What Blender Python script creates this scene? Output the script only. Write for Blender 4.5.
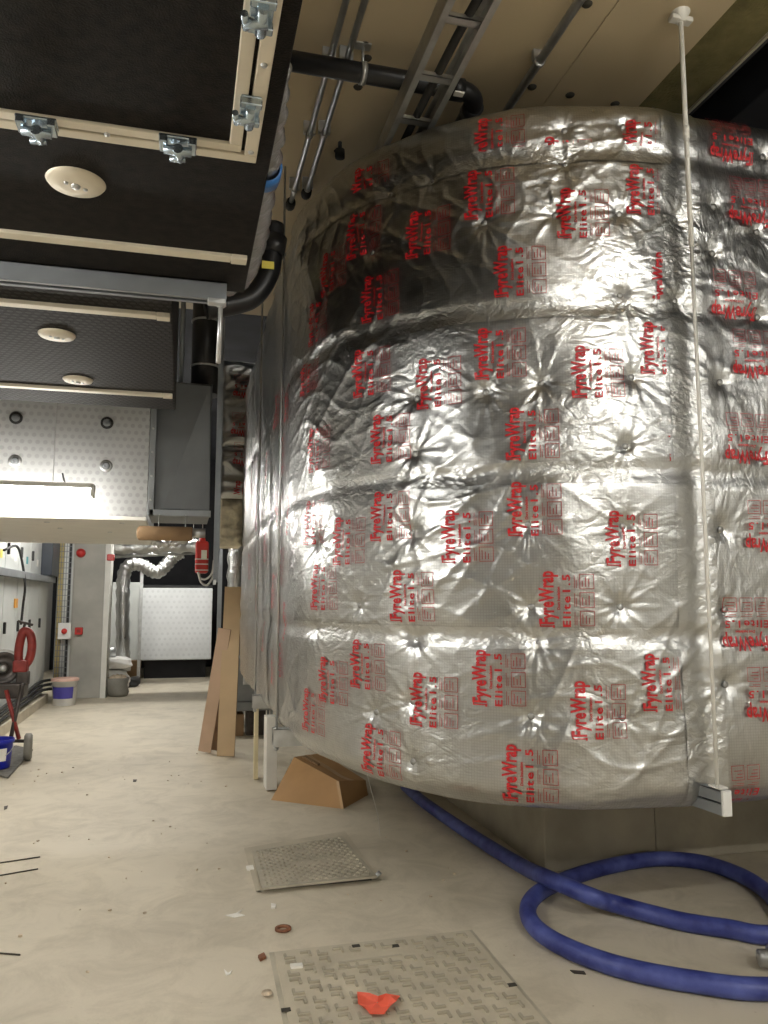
import bpy, bmesh, math, random
import numpy as np
from mathutils import Vector, Matrix
for _o in list(bpy.data.objects): bpy.data.objects.remove(_o, do_unlink=True)
SC = bpy.context.scene; COL = SC.collection
RND = random.Random(7); RNG = np.random.default_rng(11)
# ------------------------------------------------------------------ camera, world, exposure
F = 775.; YAW = math.radians(14.5); PIT = math.radians(6.6); CAM = np.array([0., 0., 1.6])
cd = bpy.data.cameras.new('camera'); cam = bpy.data.objects.new('camera', cd); COL.objects.link(cam)
cd.sensor_fit = 'VERTICAL'; cd.sensor_height = 24.; cd.lens = F/1024*24.; cd.clip_start = .02
cam.location = CAM; cam.rotation_euler = (math.pi/2+PIT, 0, -YAW); SC.camera = cam
SC.view_settings.view_transform = 'Standard'; SC.view_settings.look = 'None'
SC.view_settings.gamma = 1; SC.view_settings.use_curve_mapping = False
SC.view_settings.exposure = 2.4
w = bpy.data.worlds.new('world'); SC.world = w; w.use_nodes = True
w.node_tree.nodes['Background'].inputs[0].default_value = (.9, .95, 1, 1)
w.node_tree.nodes['Background'].inputs[1].default_value = .02
SC.cycles.max_bounces = 8; SC.cycles.diffuse_bounces = 4; SC.cycles.glossy_bounces = 4
SC.cycles.sample_clamp_indirect = 6; SC.cycles.caustics_reflective = True
TUBE = 12.        # strength of the fluorescent tubes
TUBE_FAR = 30.
TUBE_SIDE = 20.
TUBE_BEHIND = 23.
LAMP_COL = (1, .972, .91)

# pixel helpers: measured points of the photograph turned into points of the room
_fw = np.array([math.sin(YAW)*math.cos(PIT), math.cos(YAW)*math.cos(PIT), math.sin(PIT)])
_rt = np.array([math.cos(YAW), -math.sin(YAW), 0]); _up = np.cross(_rt, _fw)
def ray(x, y): return _fw+_rt*(x-384)/F+_up*(512-y)/F
def atY(x, y, Y): d = ray(x, y); return CAM+d*(Y/d[1])
def atX(x, y, X): d = ray(x, y); return CAM+d*(X/d[0])
def atZ(x, y, Z): d = ray(x, y); return CAM+d*((Z-1.6)/d[2])

# ------------------------------------------------------------------ materials
def mat(name, col, rough=.6, metal=0., var=.12, vscale=6., bump=0., bscale=40., emit=None, coat=0., spec=.5, col2=None, detail=4.):
    m = bpy.data.materials.new(name); m.use_nodes = True
    nt = m.node_tree; N = nt.nodes; L = nt.links; p = N['Principled BSDF']
    p.inputs['Roughness'].default_value = rough; p.inputs['Metallic'].default_value = metal
    p.inputs['Specular IOR Level'].default_value = spec
    if coat: p.inputs['Coat Weight'].default_value = coat
    tc = N.new('ShaderNodeTexCoord')
    n = N.new('ShaderNodeTexNoise'); n.inputs['Scale'].default_value = vscale; n.inputs['Detail'].default_value = detail
    L.new(tc.outputs['Object'], n.inputs['Vector'])
    r = N.new('ShaderNodeValToRGB'); r.color_ramp.elements[0].position = .3; r.color_ramp.elements[1].position = .72
    c = np.array(col); c2 = np.array(col2) if col2 is not None else np.clip(c*(1+var), 0, 1)
    c1 = c*(1-var)
    r.color_ramp.elements[0].color = (*c1, 1); r.color_ramp.elements[1].color = (*c2, 1)
    L.new(n.outputs['Fac'], r.inputs['Fac']); L.new(r.outputs['Color'], p.inputs['Base Color'])
    if bump:
        n2 = N.new('ShaderNodeTexNoise'); n2.inputs['Scale'].default_value = bscale; n2.inputs['Detail'].default_value = 3
        L.new(tc.outputs['Object'], n2.inputs['Vector'])
        b = N.new('ShaderNodeBump'); b.inputs['Strength'].default_value = bump; b.inputs['Distance'].default_value = .01
        L.new(n2.outputs['Fac'], b.inputs['Height']); L.new(b.outputs['Normal'], p.inputs['Normal'])
    if emit:
        p.inputs['Emission Color'].default_value = (*emit[0], 1); p.inputs['Emission Strength'].default_value = emit[1]
    return m

def foil_mat(name, strength=.6, sx=1., sz=1., base=.78, rough=.26, scrim=True, fine=1.0):
    """aluminium foil with creases, a scrim grid and a clear film; UV is in metres"""
    m = bpy.data.materials.new(name); m.use_nodes = True
    nt = m.node_tree; N = nt.nodes; L = nt.links; p = N['Principled BSDF']
    p.inputs['Metallic'].default_value = 1.
    uv = N.new('ShaderNodeUVMap'); uv.uv_map = 'metres'
    def mapped(ax, ay):
        mp = N.new('ShaderNodeMapping'); mp.inputs['Scale'].default_value = (ax, ay, 1)
        L.new(uv.outputs['UV'], mp.inputs['Vector']); return mp.outputs['Vector']
    def math_(op, a, b=None):
        k = N.new('ShaderNodeMath'); k.operation = op
        for i, q in enumerate((a, b)):
            if q is None: continue
            if isinstance(q, (int, float)): k.inputs[i].default_value = q
            else: L.new(q, k.inputs[i])
        return k.outputs[0]
    def noise(vec, sc, det=3., dist=0.):
        n = N.new('ShaderNodeTexNoise'); n.inputs['Scale'].default_value = sc; n.inputs['Detail'].default_value = det
        n.inputs['Distortion'].default_value = dist; L.new(vec, n.inputs['Vector']); return n.outputs['Fac']
    v1 = mapped(sx, sz)
    a = math_('ABSOLUTE', math_('SUBTRACT', noise(v1, 8., 2., .9), .5))      # long creases
    b = math_('ABSOLUTE', math_('SUBTRACT', noise(v1, 30., 3., .6), .5))     # crumple
    vo = N.new('ShaderNodeTexVoronoi'); vo.inputs['Scale'].default_value = 26.; L.new(v1, vo.inputs['Vector'])
    mask = noise(mapped(1, 1), 2.2, 2., 0.)                                  # where the film is crumpled
    mk = N.new('ShaderNodeMapRange'); mk.inputs['From Min'].default_value = .52; mk.inputs['From Max'].default_value = .72
    L.new(mask, mk.inputs['Value'])
    m2 = N.new('ShaderNodeMapRange'); m2.inputs['From Min'].default_value = .38; m2.inputs['From Max'].default_value = .62; m2.inputs['To Min'].default_value = .3
    L.new(noise(mapped(1, 1), 1.7, 1., 0.), m2.inputs['Value'])
    h = math_('MULTIPLY', math_('ADD', math_('MULTIPLY', a, .028), math_('MULTIPLY', b, .0065*fine)), m2.outputs[0])
    h = math_('ADD', h, math_('MULTIPLY', math_('MULTIPLY', vo.outputs['Distance'], .006*fine), mk.outputs[0]))
    bp = N.new('ShaderNodeBump'); bp.inputs['Strength'].default_value = strength; bp.inputs['Distance'].default_value = 1.
    L.new(h, bp.inputs['Height'])
    L.new(bp.outputs['Normal'], p.inputs['Normal'])
    cr = N.new('ShaderNodeValToRGB'); L.new(noise(mapped(1, 1), 3., 4.), cr.inputs['Fac'])
    cr.color_ramp.elements[0].position = .3; cr.color_ramp.elements[1].position = .7
    cr.color_ramp.elements[0].color = (base*.84, base*.85, base*.83, 1); cr.color_ramp.elements[1].color = (base*.99, base, base*.995, 1)
    colour = cr.outputs['Color']
    if scrim:
        sp = N.new('ShaderNodeSeparateXYZ'); L.new(uv.outputs['UV'], sp.inputs[0])
        gx = math_('LESS_THAN', math_('FRACT', math_('MULTIPLY', sp.outputs[0], 1/.0125)), .22)
        gz = math_('LESS_THAN', math_('FRACT', math_('MULTIPLY', sp.outputs[1], 1/.0125)), .22)
        g = math_('MULTIPLY', math_('MAXIMUM', gx, gz), .25)
        mx = N.new('ShaderNodeMix'); mx.data_type = 'RGBA'; L.new(g, mx.inputs['Factor'])
        L.new(colour, mx.inputs[6]); mx.inputs[7].default_value = (base*.42, base*.42, base*.41, 1); colour = mx.outputs[2]
    L.new(colour, p.inputs['Base Color'])
    rr = N.new('ShaderNodeMapRange'); L.new(noise(mapped(1, 1), 6., 3.), rr.inputs['Value'])
    rr.inputs['To Min'].default_value = rough*.75; rr.inputs['To Max'].default_value = rough*1.35
    L.new(rr.outputs[0], p.inputs['Roughness'])
    p.inputs['Coat Weight'].default_value = .7; p.inputs['Coat Roughness'].default_value = .09
    c1 = math_('ABSOLUTE', math_('SUBTRACT', noise(v1, 13., 2., 1.4), .5)); c2 = math_('ABSOLUTE', math_('SUBTRACT', noise(mapped(sx*1.5, sz*.8), 38., 2., .8), .5))
    b2 = N.new('ShaderNodeBump'); b2.inputs['Strength'].default_value = .75; b2.inputs['Distance'].default_value = 1.
    L.new(math_('ADD', math_('MULTIPLY', c1, .03), math_('MULTIPLY', c2, .010)), b2.inputs['Height'])
    L.new(b2.outputs['Normal'], p.inputs['Coat Normal'])
    return m

def floor_mat():
    m = mat('screed', (.64, .575, .455), .62, var=.10, vscale=1.1, bump=.12, bscale=60, detail=8, spec=.35)
    nt = m.node_tree; N = nt.nodes; L = nt.links; p = N['Principled BSDF']
    tc = N.new('ShaderNodeTexCoord'); src = p.inputs['Base Color'].links[0].from_socket
    n = N.new('ShaderNodeTexNoise'); n.inputs['Scale'].default_value = 3.2; n.inputs['Detail'].default_value = 10; n.inputs['Roughness'].default_value = .72
    n.inputs['Distortion'].default_value = .6
    L.new(tc.outputs['Object'], n.inputs['Vector'])
    r = N.new('ShaderNodeValToRGB'); r.color_ramp.elements[0].position = .36; r.color_ramp.elements[1].position = .55
    r.color_ramp.elements[0].color = (.70, .69, .66, 1); r.color_ramp.elements[1].color = (1, 1, 1, 1)
    L.new(n.outputs['Fac'], r.inputs['Fac'])
    mx = N.new('ShaderNodeMix'); mx.data_type = 'RGBA'; mx.blend_type = 'MULTIPLY'; mx.inputs['Factor'].default_value = .55
    L.new(src, mx.inputs[6]); L.new(r.outputs['Color'], mx.inputs[7])
    # small specks of dirt
    v = N.new('ShaderNodeTexNoise'); v.inputs['Scale'].default_value = 34; v.inputs['Detail'].default_value = 2
    L.new(tc.outputs['Object'], v.inputs['Vector'])
    r2 = N.new('ShaderNodeValToRGB'); r2.color_ramp.elements[0].position = .74; r2.color_ramp.elements[1].position = .80
    r2.color_ramp.elements[0].color = (1, 1, 1, 1); r2.color_ramp.elements[1].color = (.62, .58, .5, 1)
    L.new(v.outputs['Fac'], r2.inputs['Fac'])
    m2 = N.new('ShaderNodeMix'); m2.data_type = 'RGBA'; m2.blend_type = 'MULTIPLY'; m2.inputs['Factor'].default_value = .7
    L.new(mx.outputs[2], m2.inputs[6]); L.new(r2.outputs['Color'], m2.inputs[7])
    L.new(m2.outputs[2], p.inputs['Base Color'])
    return m

def grid_mat(name, col, dot_col, pitch, dot, rough=.5, axes=(0, 2), bump=0., metal=0., stagger=True, spec=.5):
    """regular dots (perforation, anti-slip mesh) on a sheet, in object metres"""
    m = mat(name, col, rough, metal, var=.06, vscale=2.5, spec=spec)
    nt = m.node_tree; N = nt.nodes; L = nt.links; p = N['Principled BSDF']; src = p.inputs['Base Color'].links[0].from_socket
    tc = N.new('ShaderNodeTexCoord'); sp = N.new('ShaderNodeSeparateXYZ'); L.new(tc.outputs['Object'], sp.inputs[0])
    def math_(op, a, b=None):
        k = N.new('ShaderNodeMath'); k.operation = op
        for i, q in enumerate((a, b)):
            if q is None: continue
            if isinstance(q, (int, float)): k.inputs[i].default_value = q
            else: L.new(q, k.inputs[i])
        return k.outputs[0]
    u = math_('MULTIPLY', sp.outputs[axes[0]], 1/pitch); v = math_('MULTIPLY', sp.outputs[axes[1]], 1/pitch)
    if stagger: u = math_('ADD', u, math_('MULTIPLY', math_('MODULO', math_('FLOOR', v), 2.), .5))
    fu = math_('SUBTRACT', math_('FRACT', u), .5); fv = math_('SUBTRACT', math_('FRACT', v), .5)
    d = math_('SQRT', math_('ADD', math_('MULTIPLY', fu, fu), math_('MULTIPLY', fv, fv)))
    g = N.new('ShaderNodeMapRange'); g.inputs['From Min'].default_value = dot; g.inputs['From Max'].default_value = dot+.1
    g.inputs['To Min'].default_value = 1; g.inputs['To Max'].default_value = 0; L.new(d, g.inputs['Value'])
    mx = N.new('ShaderNodeMix'); mx.data_type = 'RGBA'; L.new(g.outputs[0], mx.inputs['Factor'])
    L.new(src, mx.inputs[6]); mx.inputs[7].default_value = (*dot_col, 1); L.new(mx.outputs[2], p.inputs['Base Color'])
    if bump:
        b = N.new('ShaderNodeBump'); b.inputs['Strength'].default_value = bump; b.inputs['Distance'].default_value = .004
        L.new(g.outputs[0], b.inputs['Height']); L.new(b.outputs['Normal'], p.inputs['Normal'])
    return m

M = {}
M['floor'] = floor_mat()
M['concrete'] = mat('concrete', (.36, .325, .255), .8, var=.26, vscale=2.4, bump=.2, bscale=30, detail=8)
M['column'] = mat('column_concrete', (.42, .41, .37), .8, var=.18, vscale=2.0, bump=.15, bscale=30, detail=8)
M['ceiling'] = mat('ceiling_board', (.60, .50, .335), .72, var=.05, vscale=1.2)
M['joint'] = mat('joint_dark', (.05, .045, .035), .9)
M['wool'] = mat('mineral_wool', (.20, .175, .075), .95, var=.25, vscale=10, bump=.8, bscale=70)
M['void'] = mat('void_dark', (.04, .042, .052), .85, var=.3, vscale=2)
M['wall'] = mat('painted_block', (.66, .645, .60), .75, var=.06, vscale=2)
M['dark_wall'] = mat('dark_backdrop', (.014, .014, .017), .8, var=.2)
M['foil'] = foil_mat('wrap_foil', .4, .8, 1.2, base=.535, rough=.31)
M['foil_side'] = foil_mat('wrap_foil_turned', .42, 1.6, .75, base=.535, rough=.31)
M['tape'] = foil_mat('foil_tape', .5, 1.3, 1.8, base=.58, rough=.33, scrim=False, fine=1.5)
M['flexfoil'] = foil_mat('flexible_foil', .9, 2., 2., base=.55, rough=.3, scrim=False, fine=1.4)
M['dull_foil'] = foil_mat('dull_foil', .9, 2., 2., base=.30, rough=.34, scrim=False, fine=1.4)
M['ink'] = mat('red_ink', (.50, .016, .022), .38, var=.1, vscale=20)
M['ink_light'] = mat('red_ink_thin', (.40, .055, .055), .4, metal=.2, var=.2, vscale=20)
M['pin'] = mat('pin_head', (.34, .34, .33), .45, .8)
M['galv'] = mat('galvanised', (.52, .53, .53), .4, .85, var=.14, vscale=14)
M['galv_dark'] = mat('galvanised_dull', (.27, .285, .295), .5, .6, var=.12, vscale=5)
M['zinc'] = mat('blue_zinc', (.42, .50, .56), .25, .9, var=.15, vscale=20)
M['foil_left'] = foil_mat('wrap_foil_side', .75, 4.5, .5, base=.52, rough=.3, scrim=False)
M['strut_grey'] = mat('strut_grey', (.27, .29, .31), .45, .5, var=.1, vscale=6)
M['white_metal'] = mat('white_coated', (.74, .73, .68), .5, var=.05)
M['alu'] = mat('cream_aluminium', (.66, .60, .48), .45, .15, var=.06, vscale=8)
M['ply'] = mat('black_film_ply', (.0085, .0066, .005), .7, var=.7, vscale=30, bump=.35, bscale=200, spec=.16, detail=8)
M['mesh_ply'] = grid_mat('mesh_film_ply', (.009, .008, .007), (.024, .021, .020), .036, .28, .68, (0, 1), bump=.7, spec=.2)
M['perf'] = grid_mat('perforated_sheet', (.43, .435, .43), (.35, .35, .35), .055, .25, .45, (0, 2))
M['perf_far'] = grid_mat('perforated_tank', (.70, .72, .73), (.63, .65, .66), .11, .2, .45, (0, 2))
M['soffit'] = mat('soffit_white', (.70, .68, .62), .55, var=.04)
M['black_pipe'] = mat('black_plastic', (.012, .012, .013), .38, var=.2, spec=.45)
M['rubber'] = mat('rubber', (.03, .03, .03), .8)
M['cab'] = mat('cabinet_grey', (.60, .62, .60), .45, var=.03)
M['cab_dark'] = mat('cabinet_blue_black', (.03, .037, .05), .35)
M['red'] = mat('red_paint', (.55, .03, .025), .4)
M['dred'] = mat('dark_red_cast', (.26, .03, .025), .45, var=.25, vscale=12)
M['grease'] = mat('greasy_steel', (.085, .075, .07), .45, .6, var=.3, vscale=14)
M['white_plastic'] = mat('white_plastic', (.75, .75, .73), .45, var=.03)
M['pink_lid'] = mat('pink_lid', (.66, .42, .34), .5)
M['purple'] = mat('purple_label', (.07, .06, .33), .5)
M['blue_plastic'] = mat('blue_plastic', (.01, .02, .42), .4)
M['hose'] = mat('blue_hose', (.024, .036, .30), .48, var=.5, vscale=9, col2=(.10, .13, .42), bump=.1, bscale=50, detail=9)
M['carton'] = mat('brown_card', (.46, .27, .12), .75, var=.1, vscale=4)
M['carton_dark'] = mat('brown_card_dull', (.30, .19, .10), .8, var=.15)
M['tapebrown'] = mat('parcel_tape', (.52, .33, .16), .35)
M['mdf'] = mat('mdf', (.60, .44, .27), .7, var=.08, vscale=3)
M['plypink'] = mat('ply_face', (.58, .41, .29), .7, var=.1, vscale=3)
M['pine'] = mat('pine', (.70, .60, .38), .6, var=.1)
M['edge'] = mat('board_edge', (.30, .20, .13), .8, var=.15)
M['cover'] = mat('cast_cover', (.45, .41, .32), .62, .05, var=.16, vscale=5, bump=.15, bscale=60)
M['cover_dust'] = mat('dusty_cover', (.53, .475, .365), .75, .0, var=.14, vscale=4, bump=.15, bscale=60)
M['cover_stud'] = mat('cover_stud', (.40, .36, .275), .75, var=.12, vscale=8)
M['duct_grey'] = mat('duct_grey', (.15, .158, .162), .5, .5, var=.1, vscale=4)
M['red_paper'] = mat('red_paper', (.85, .13, .07), .6, var=.08, vscale=20)
M['white_paper'] = mat('white_paper', (.85, .83, .77), .6)
M['rust'] = mat('rusty', (.22, .09, .045), .8, var=.3, vscale=40)
M['dark_bit'] = mat('dark_bit', (.05, .04, .03), .7)
M['sack_white'] = mat('white_sack', (.70, .69, .66), .6, bump=.6, bscale=14)
M['sack_grey'] = mat('grey_sack', (.24, .23, .20), .7, bump=.6, bscale=14)
M['rubble'] = mat('rubble', (.55, .45, .33), .9, var=.4, vscale=25, bump=.8, bscale=30)
M['foam'] = mat('fire_foam', (.80, .73, .56), .85, var=.2, vscale=14, bump=1.2, bscale=22)
M['yellow'] = mat('yellow_cable', (.62, .50, .22), .5)
M['orange'] = mat('orange_tag', (.75, .36, .07), .5)
M['ylabel'] = mat('yellow_label', (.80, .68, .10), .5)
M['teal'] = mat('teal_label', (.05, .30, .33), .5)
M['whitecable'] = mat('white_cable', (.72, .72, .70), .5)
M['cloth'] = mat('grey_mat', (.16, .155, .14), .9, var=.25, vscale=20, bump=.6, bscale=50)
M['bluelabel'] = mat('blue_label', (.02, .13, .38), .4)
M['tube'] = mat('lit_tube', (1, 1, 1), .5, emit=(LAMP_COL, TUBE))
M['tube_far'] = mat('lit_tube_far', (1, 1, 1), .5, emit=(LAMP_COL, TUBE_FAR))
M['tube_side'] = mat('lit_tube_side', (1, 1, 1), .5, emit=(LAMP_COL, TUBE_SIDE))
M['tube_behind'] = mat('lit_tube_behind', (1, 1, 1), .5, emit=(LAMP_COL, TUBE_BEHIND))

# ------------------------------------------------------------------ mesh helpers
WORLD = {}
class MB:
    def __init__(s): s.v = []; s.f = []; s.mi = []; s.cur = 0; s.sm = []; s.smooth = False
    def add(s, vs, fs):
        b = len(s.v); s.v += [tuple(map(float, p)) for p in vs]
        for f in fs: s.f.append([b+i for i in f]); s.mi.append(s.cur); s.sm.append(s.smooth)
        return s
    def box(s, x0, x1, y0, y1, z0, z1):
        return s.add([(x0,y0,z0),(x1,y0,z0),(x1,y1,z0),(x0,y1,z0),(x0,y0,z1),(x1,y0,z1),(x1,y1,z1),(x0,y1,z1)],
            [(3,2,1,0),(4,5,6,7),(0,1,5,4),(1,2,6,5),(2,3,7,6),(3,0,4,7)])
    def obox(s, c, ax, h):
        c = np.array(c, float); A = [np.array(a, float)*k for a, k in zip(ax, h)]
        vs = [c+i*A[0]+j*A[1]+k*A[2] for k in (-1,1) for (i,j) in ((-1,-1),(1,-1),(1,1),(-1,1))]
        return s.add(vs, [(3,2,1,0),(4,5,6,7),(0,1,5,4),(1,2,6,5),(2,3,7,6),(3,0,4,7)])
    def tube(s, pts, r, n=12, caps=True):
        pts = [Vector(p) for p in pts]; rs = r if hasattr(r, '__len__') else [r]*len(pts)
        rings = []; t0 = (pts[1]-pts[0]).normalized()
        a = Vector((0,0,1)) if abs(t0.z) < .9 else Vector((1,0,0))
        nrm = (a-t0*a.dot(t0)).normalized()
        vs = []
        for i, p in enumerate(pts):
            t = (pts[min(i+1, len(pts)-1)]-pts[max(i-1, 0)]).normalized()
            nrm = (nrm-t*nrm.dot(t)).normalized(); b = t.cross(nrm)
            for k in range(n):
                an = 2*math.pi*k/n; vs.append(p+(nrm*math.cos(an)+b*math.sin(an))*rs[i])
        fs = []
        for i in range(len(pts)-1):
            for k in range(n):
                k2 = (k+1) % n; fs.append((i*n+k, i*n+k2, (i+1)*n+k2, (i+1)*n+k))
        sm = s.smooth; s.smooth = True; b0 = len(s.v); s.add(vs, fs); s.smooth = False
        if caps:
            for q in (list(range(n))[::-1], [(len(pts)-1)*n+k for k in range(n)]):
                s.f.append([b0+i for i in q]); s.mi.append(s.cur); s.sm.append(False)
        s.smooth = sm; return s
    def lathe(s, prof, c, axis=(0,0,1), n=24):
        c = Vector(c); ax = Vector(axis).normalized(); a = Vector((1,0,0)) if abs(ax.x) < .9 else Vector((0,1,0))
        u = (a-ax*a.dot(ax)).normalized(); w_ = ax.cross(u); vs = []
        for r, h in prof:
            for k in range(n):
                an = 2*math.pi*k/n; vs.append(c+ax*h+(u*math.cos(an)+w_*math.sin(an))*max(r, 1e-4))
        fs = [(i*n+k, i*n+(k+1) % n, (i+1)*n+(k+1) % n, (i+1)*n+k) for i in range(len(prof)-1) for k in range(n)]
        sm = s.smooth; s.smooth = True; s.add(vs, fs); s.smooth = sm; return s
    def prism(s, poly, z0, z1):
        n = len(poly); vs = [(x, y, z0) for x, y in poly]+[(x, y, z1) for x, y in poly]
        return s.add(vs, [tuple(range(n))[::-1], tuple(range(n, 2*n))]+[(i, (i+1) % n, n+(i+1) % n, n+i) for i in range(n)])
    def build(s, name, m, parent=None, bevel=0., uv=None, seg=2):
        me = bpy.data.meshes.new(name)
        V = np.array(s.v)
        if parent is not None: o0 = np.array(WORLD[parent.name])
        else:
            lo, hi = V.min(0), V.max(0); o0 = np.array([(lo[0]+hi[0])/2, (lo[1]+hi[1])/2, lo[2]])
        me.from_pydata((V-o0).tolist(), [], s.f)
        for q in (m if isinstance(m, (list, tuple)) else [m]): me.materials.append(M[q] if isinstance(q, str) else q)
        me.polygons.foreach_set('material_index', s.mi); me.polygons.foreach_set('use_smooth', s.sm)
        if uv is not None:
            l = me.uv_layers.new(name='metres'); vi = np.empty(len(me.loops), int); me.loops.foreach_get('vertex_index', vi)
            l.data.foreach_set('uv', np.asarray(uv, float)[vi].ravel())
        o = bpy.data.objects.new(name, me); COL.objects.link(o)
        if parent is not None: o.parent = parent
        else: o.location = o0
        WORLD[o.name] = o0
        if bevel:
            b = o.modifiers.new('bevel', 'BEVEL'); b.width = bevel; b.segments = seg; b.limit_method = 'ANGLE'
        return o
def tag(o, label, cat, group=None, kind=None):
    o['label'] = label; o['category'] = cat
    if group: o['group'] = group
    if kind: o['kind'] = kind
    return o
def thing(name, label, cat, loc, group=None):
    o = bpy.data.objects.new(name, None); COL.objects.link(o); o.location = loc; o.empty_display_size = .1
    WORLD[o.name] = np.array(loc, float); return tag(o, label, cat, group)
def struct(o, label=None, cat=None):
    o['kind'] = 'structure'
    if label: o['label'] = label; o['category'] = cat
    return o
def spline(pts, n=8, closed=False):
    P = [np.array(p, float) for p in pts]; out = []
    P = [2*P[0]-P[1]]+P+[2*P[-1]-P[-2]]
    for i in range(1, len(P)-2):
        for k in range(n):
            t = k/n; a, b, c, d = P[i-1:i+3]
            out.append(.5*((2*b)+(-a+c)*t+(2*a-5*b+4*c-d)*t*t+(-a+3*b-3*c+d)*t**3))
    out.append(P[-2]); return out
def box_uv(mb): 
    V = np.array(mb.v); return np.stack([V[:, 0]+V[:, 1], V[:, 2]+.3*V[:, 1]], 1)
X3, Y3, Z3 = np.eye(3)

# ------------------------------------------------------------------ the setting
CEIL = 4.35
struct(MB().box(-3.0, 7, -5, 20, -.2, 0).build('floor', 'floor'), 'pale dusty screed floor of the plant room', 'floor')
struct(MB().box(-3.2, -3.0, -5, 20, 0, 5.2).build('wall_left', 'wall'), 'painted wall behind the electrical cabinets', 'wall')
struct(MB().box(7, 7.2, -5, 20, 0, 5.2).build('wall_right', 'wall'), 'painted wall on the duct side', 'wall')
struct(MB().box(-3.0, 7, -5.2, -5, 0, 5.2).build('wall_back', 'wall'), 'painted wall behind the viewer', 'wall')
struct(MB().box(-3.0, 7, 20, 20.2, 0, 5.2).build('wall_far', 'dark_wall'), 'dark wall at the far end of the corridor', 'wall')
c = MB()
for x0, x1 in ((-3, .35), (.353, 1.864), (1.868, 2.39)): c.box(x0, x1, -5, 7.3, CEIL, CEIL+.1)  # boards stop early so the far ceiling reads as dim
ceil = struct(c.build('ceiling', 'ceiling'), 'beige boarded ceiling above the ducts', 'ceiling')
struct(MB().box(-3, 7, -5, 20, 5.2, 5.3).build('ceiling_slab', 'void', ceil))  # dark slab; past the boards its colour stands in for weak light
c = MB()
for px, py in ((587,4),(532,87),(570,95),(615,104),(367,58),(358,87),(338,151),(365,45)):
    p = atZ(px, py, CEIL); c.lathe([(0, -.006), (.022, -.006), (.026, 0)], p, n=12)
c.build('screw', 'joint', ceil)
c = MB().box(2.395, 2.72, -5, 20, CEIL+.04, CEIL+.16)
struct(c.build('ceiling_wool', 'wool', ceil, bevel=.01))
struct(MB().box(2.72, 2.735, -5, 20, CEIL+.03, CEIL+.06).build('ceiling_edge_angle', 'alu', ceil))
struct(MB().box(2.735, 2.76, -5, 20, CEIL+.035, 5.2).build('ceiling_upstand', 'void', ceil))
struct(MB().box(3.25, 3.6, -5, 20, CEIL+.25, 5.2).build('ceiling_beam', 'void', ceil, bevel=.01))
struct(MB().box(2.39, 7, 1.85, 2.0, CEIL+.14, CEIL+.24).build('ceiling_crossbar', 'galv_dark', ceil))
# concrete plinth under the big duct
pl = MB().box(2.13, 2.88, 4.42, 12, 0, .62).box(2.892, 7, 4.435, 12, 0, .62)
struct(pl.build('plinth', 'concrete', bevel=.008), 'grey concrete plinth on the floor under the foil wrapped duct', 'plinth')
# far column, white trim, kerb
col = MB().box(-1.87, -1.29, 14.0, 14.45, 0, 4.35)
col = struct(col.build('column', 'column', bevel=.012), 'square grey concrete column beside the electrical cabinets', 'column')
struct(MB().box(-1.285, -1.20, 13.95, 14.5, 0, 4.35).build('column_trim', 'white_metal', col))
struct(MB().box(-3.0, -2.03, 6, 13.6, 0, .14).build('kerb', 'floor', bevel=.01), 'raised screed kerb under the electrical cabinets', 'kerb')

# ------------------------------------------------------------------ the foil wrapped duct (elbow + two straights)
XL, YF, R = .60, 3.0, 1.58
XC, YC = XL+R, YF+R; SEND = math.pi/2*R
ZB, ZT, RC = .70, 3.985, .13
def base(s):
    s = np.asarray(s, float); th = np.clip(s, 0, SEND)/R
    x = XC-R*np.cos(th)+np.maximum(s-SEND, 0); y = YC-R*np.sin(th)+np.maximum(-s, 0)
    return x, y, -np.cos(th), -np.sin(th)
def hit(px, py):
    """pixel -> (s, z) on the duct's ideal outer face"""
    d = ray(px, py); a = d[0]**2+d[1]**2; b = -2*(d[0]*XC+d[1]*YC); c_ = XC*XC+YC*YC-R*R; D = b*b-4*a*c_
    if D >= 0:
        t = (-b-math.sqrt(D))/2/a; p = CAM+d*t
        if p[0] <= XC and p[1] <= YC: return math.atan2(YC-p[1], XC-p[0])*R, p[2]
    p = atY(px, py, YF)
    if p[0] > XC: return SEND+p[0]-XC, p[2]
    p = atX(px, py, XL); return -(p[1]-YC), p[2]
PINPX = [(566,162),(555,213),(620,213),(622,293),(625,124),(678,217),(679,298),(565,128),(716,251),(716,205),(541,381),(633,376),(626,446),
 (723,381),(528,524),(624,526),(531,607),(622,607),(725,529),(728,610),(531,717),(623,718),(538,644),(728,685),(387,193),(430,179),(370,251),
 (322,303),(484,223),(485,391),(413,453),(414,397),(411,533),(357,606),(318,543),(414,641),(372,717),(411,704),(411,766),(314,631),(765,155),(760,230),(762,315),(758,455)]
PINS = [hit(*p) for p in PINPX]
_ph = RNG.uniform(0, 6.28, 60); _kk = RNG.normal(0, 1, (60, 2))
def wav(s, z, i, f): 
    k = _kk[i]/np.linalg.norm(_kk[i]); return np.sin((k[0]*s+k[1]*z)*f+_ph[i])
def crease(s, z, i, f):
    q = np.sin(1.3*wav(s, z, i+1, f*.6)+(_kk[i][0]*s*.6+_kk[i][1]*z*.9)*f+_ph[i]); return (1-np.abs(q))**3
SEAM_Z = [hit(610, 150)[1], hit(610, 304)[1], hit(600, 470)[1], hit(600, 637)[1]]    # joints between the wraps, top to bottom
SEAM_Z = sorted(SEAM_Z)
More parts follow.
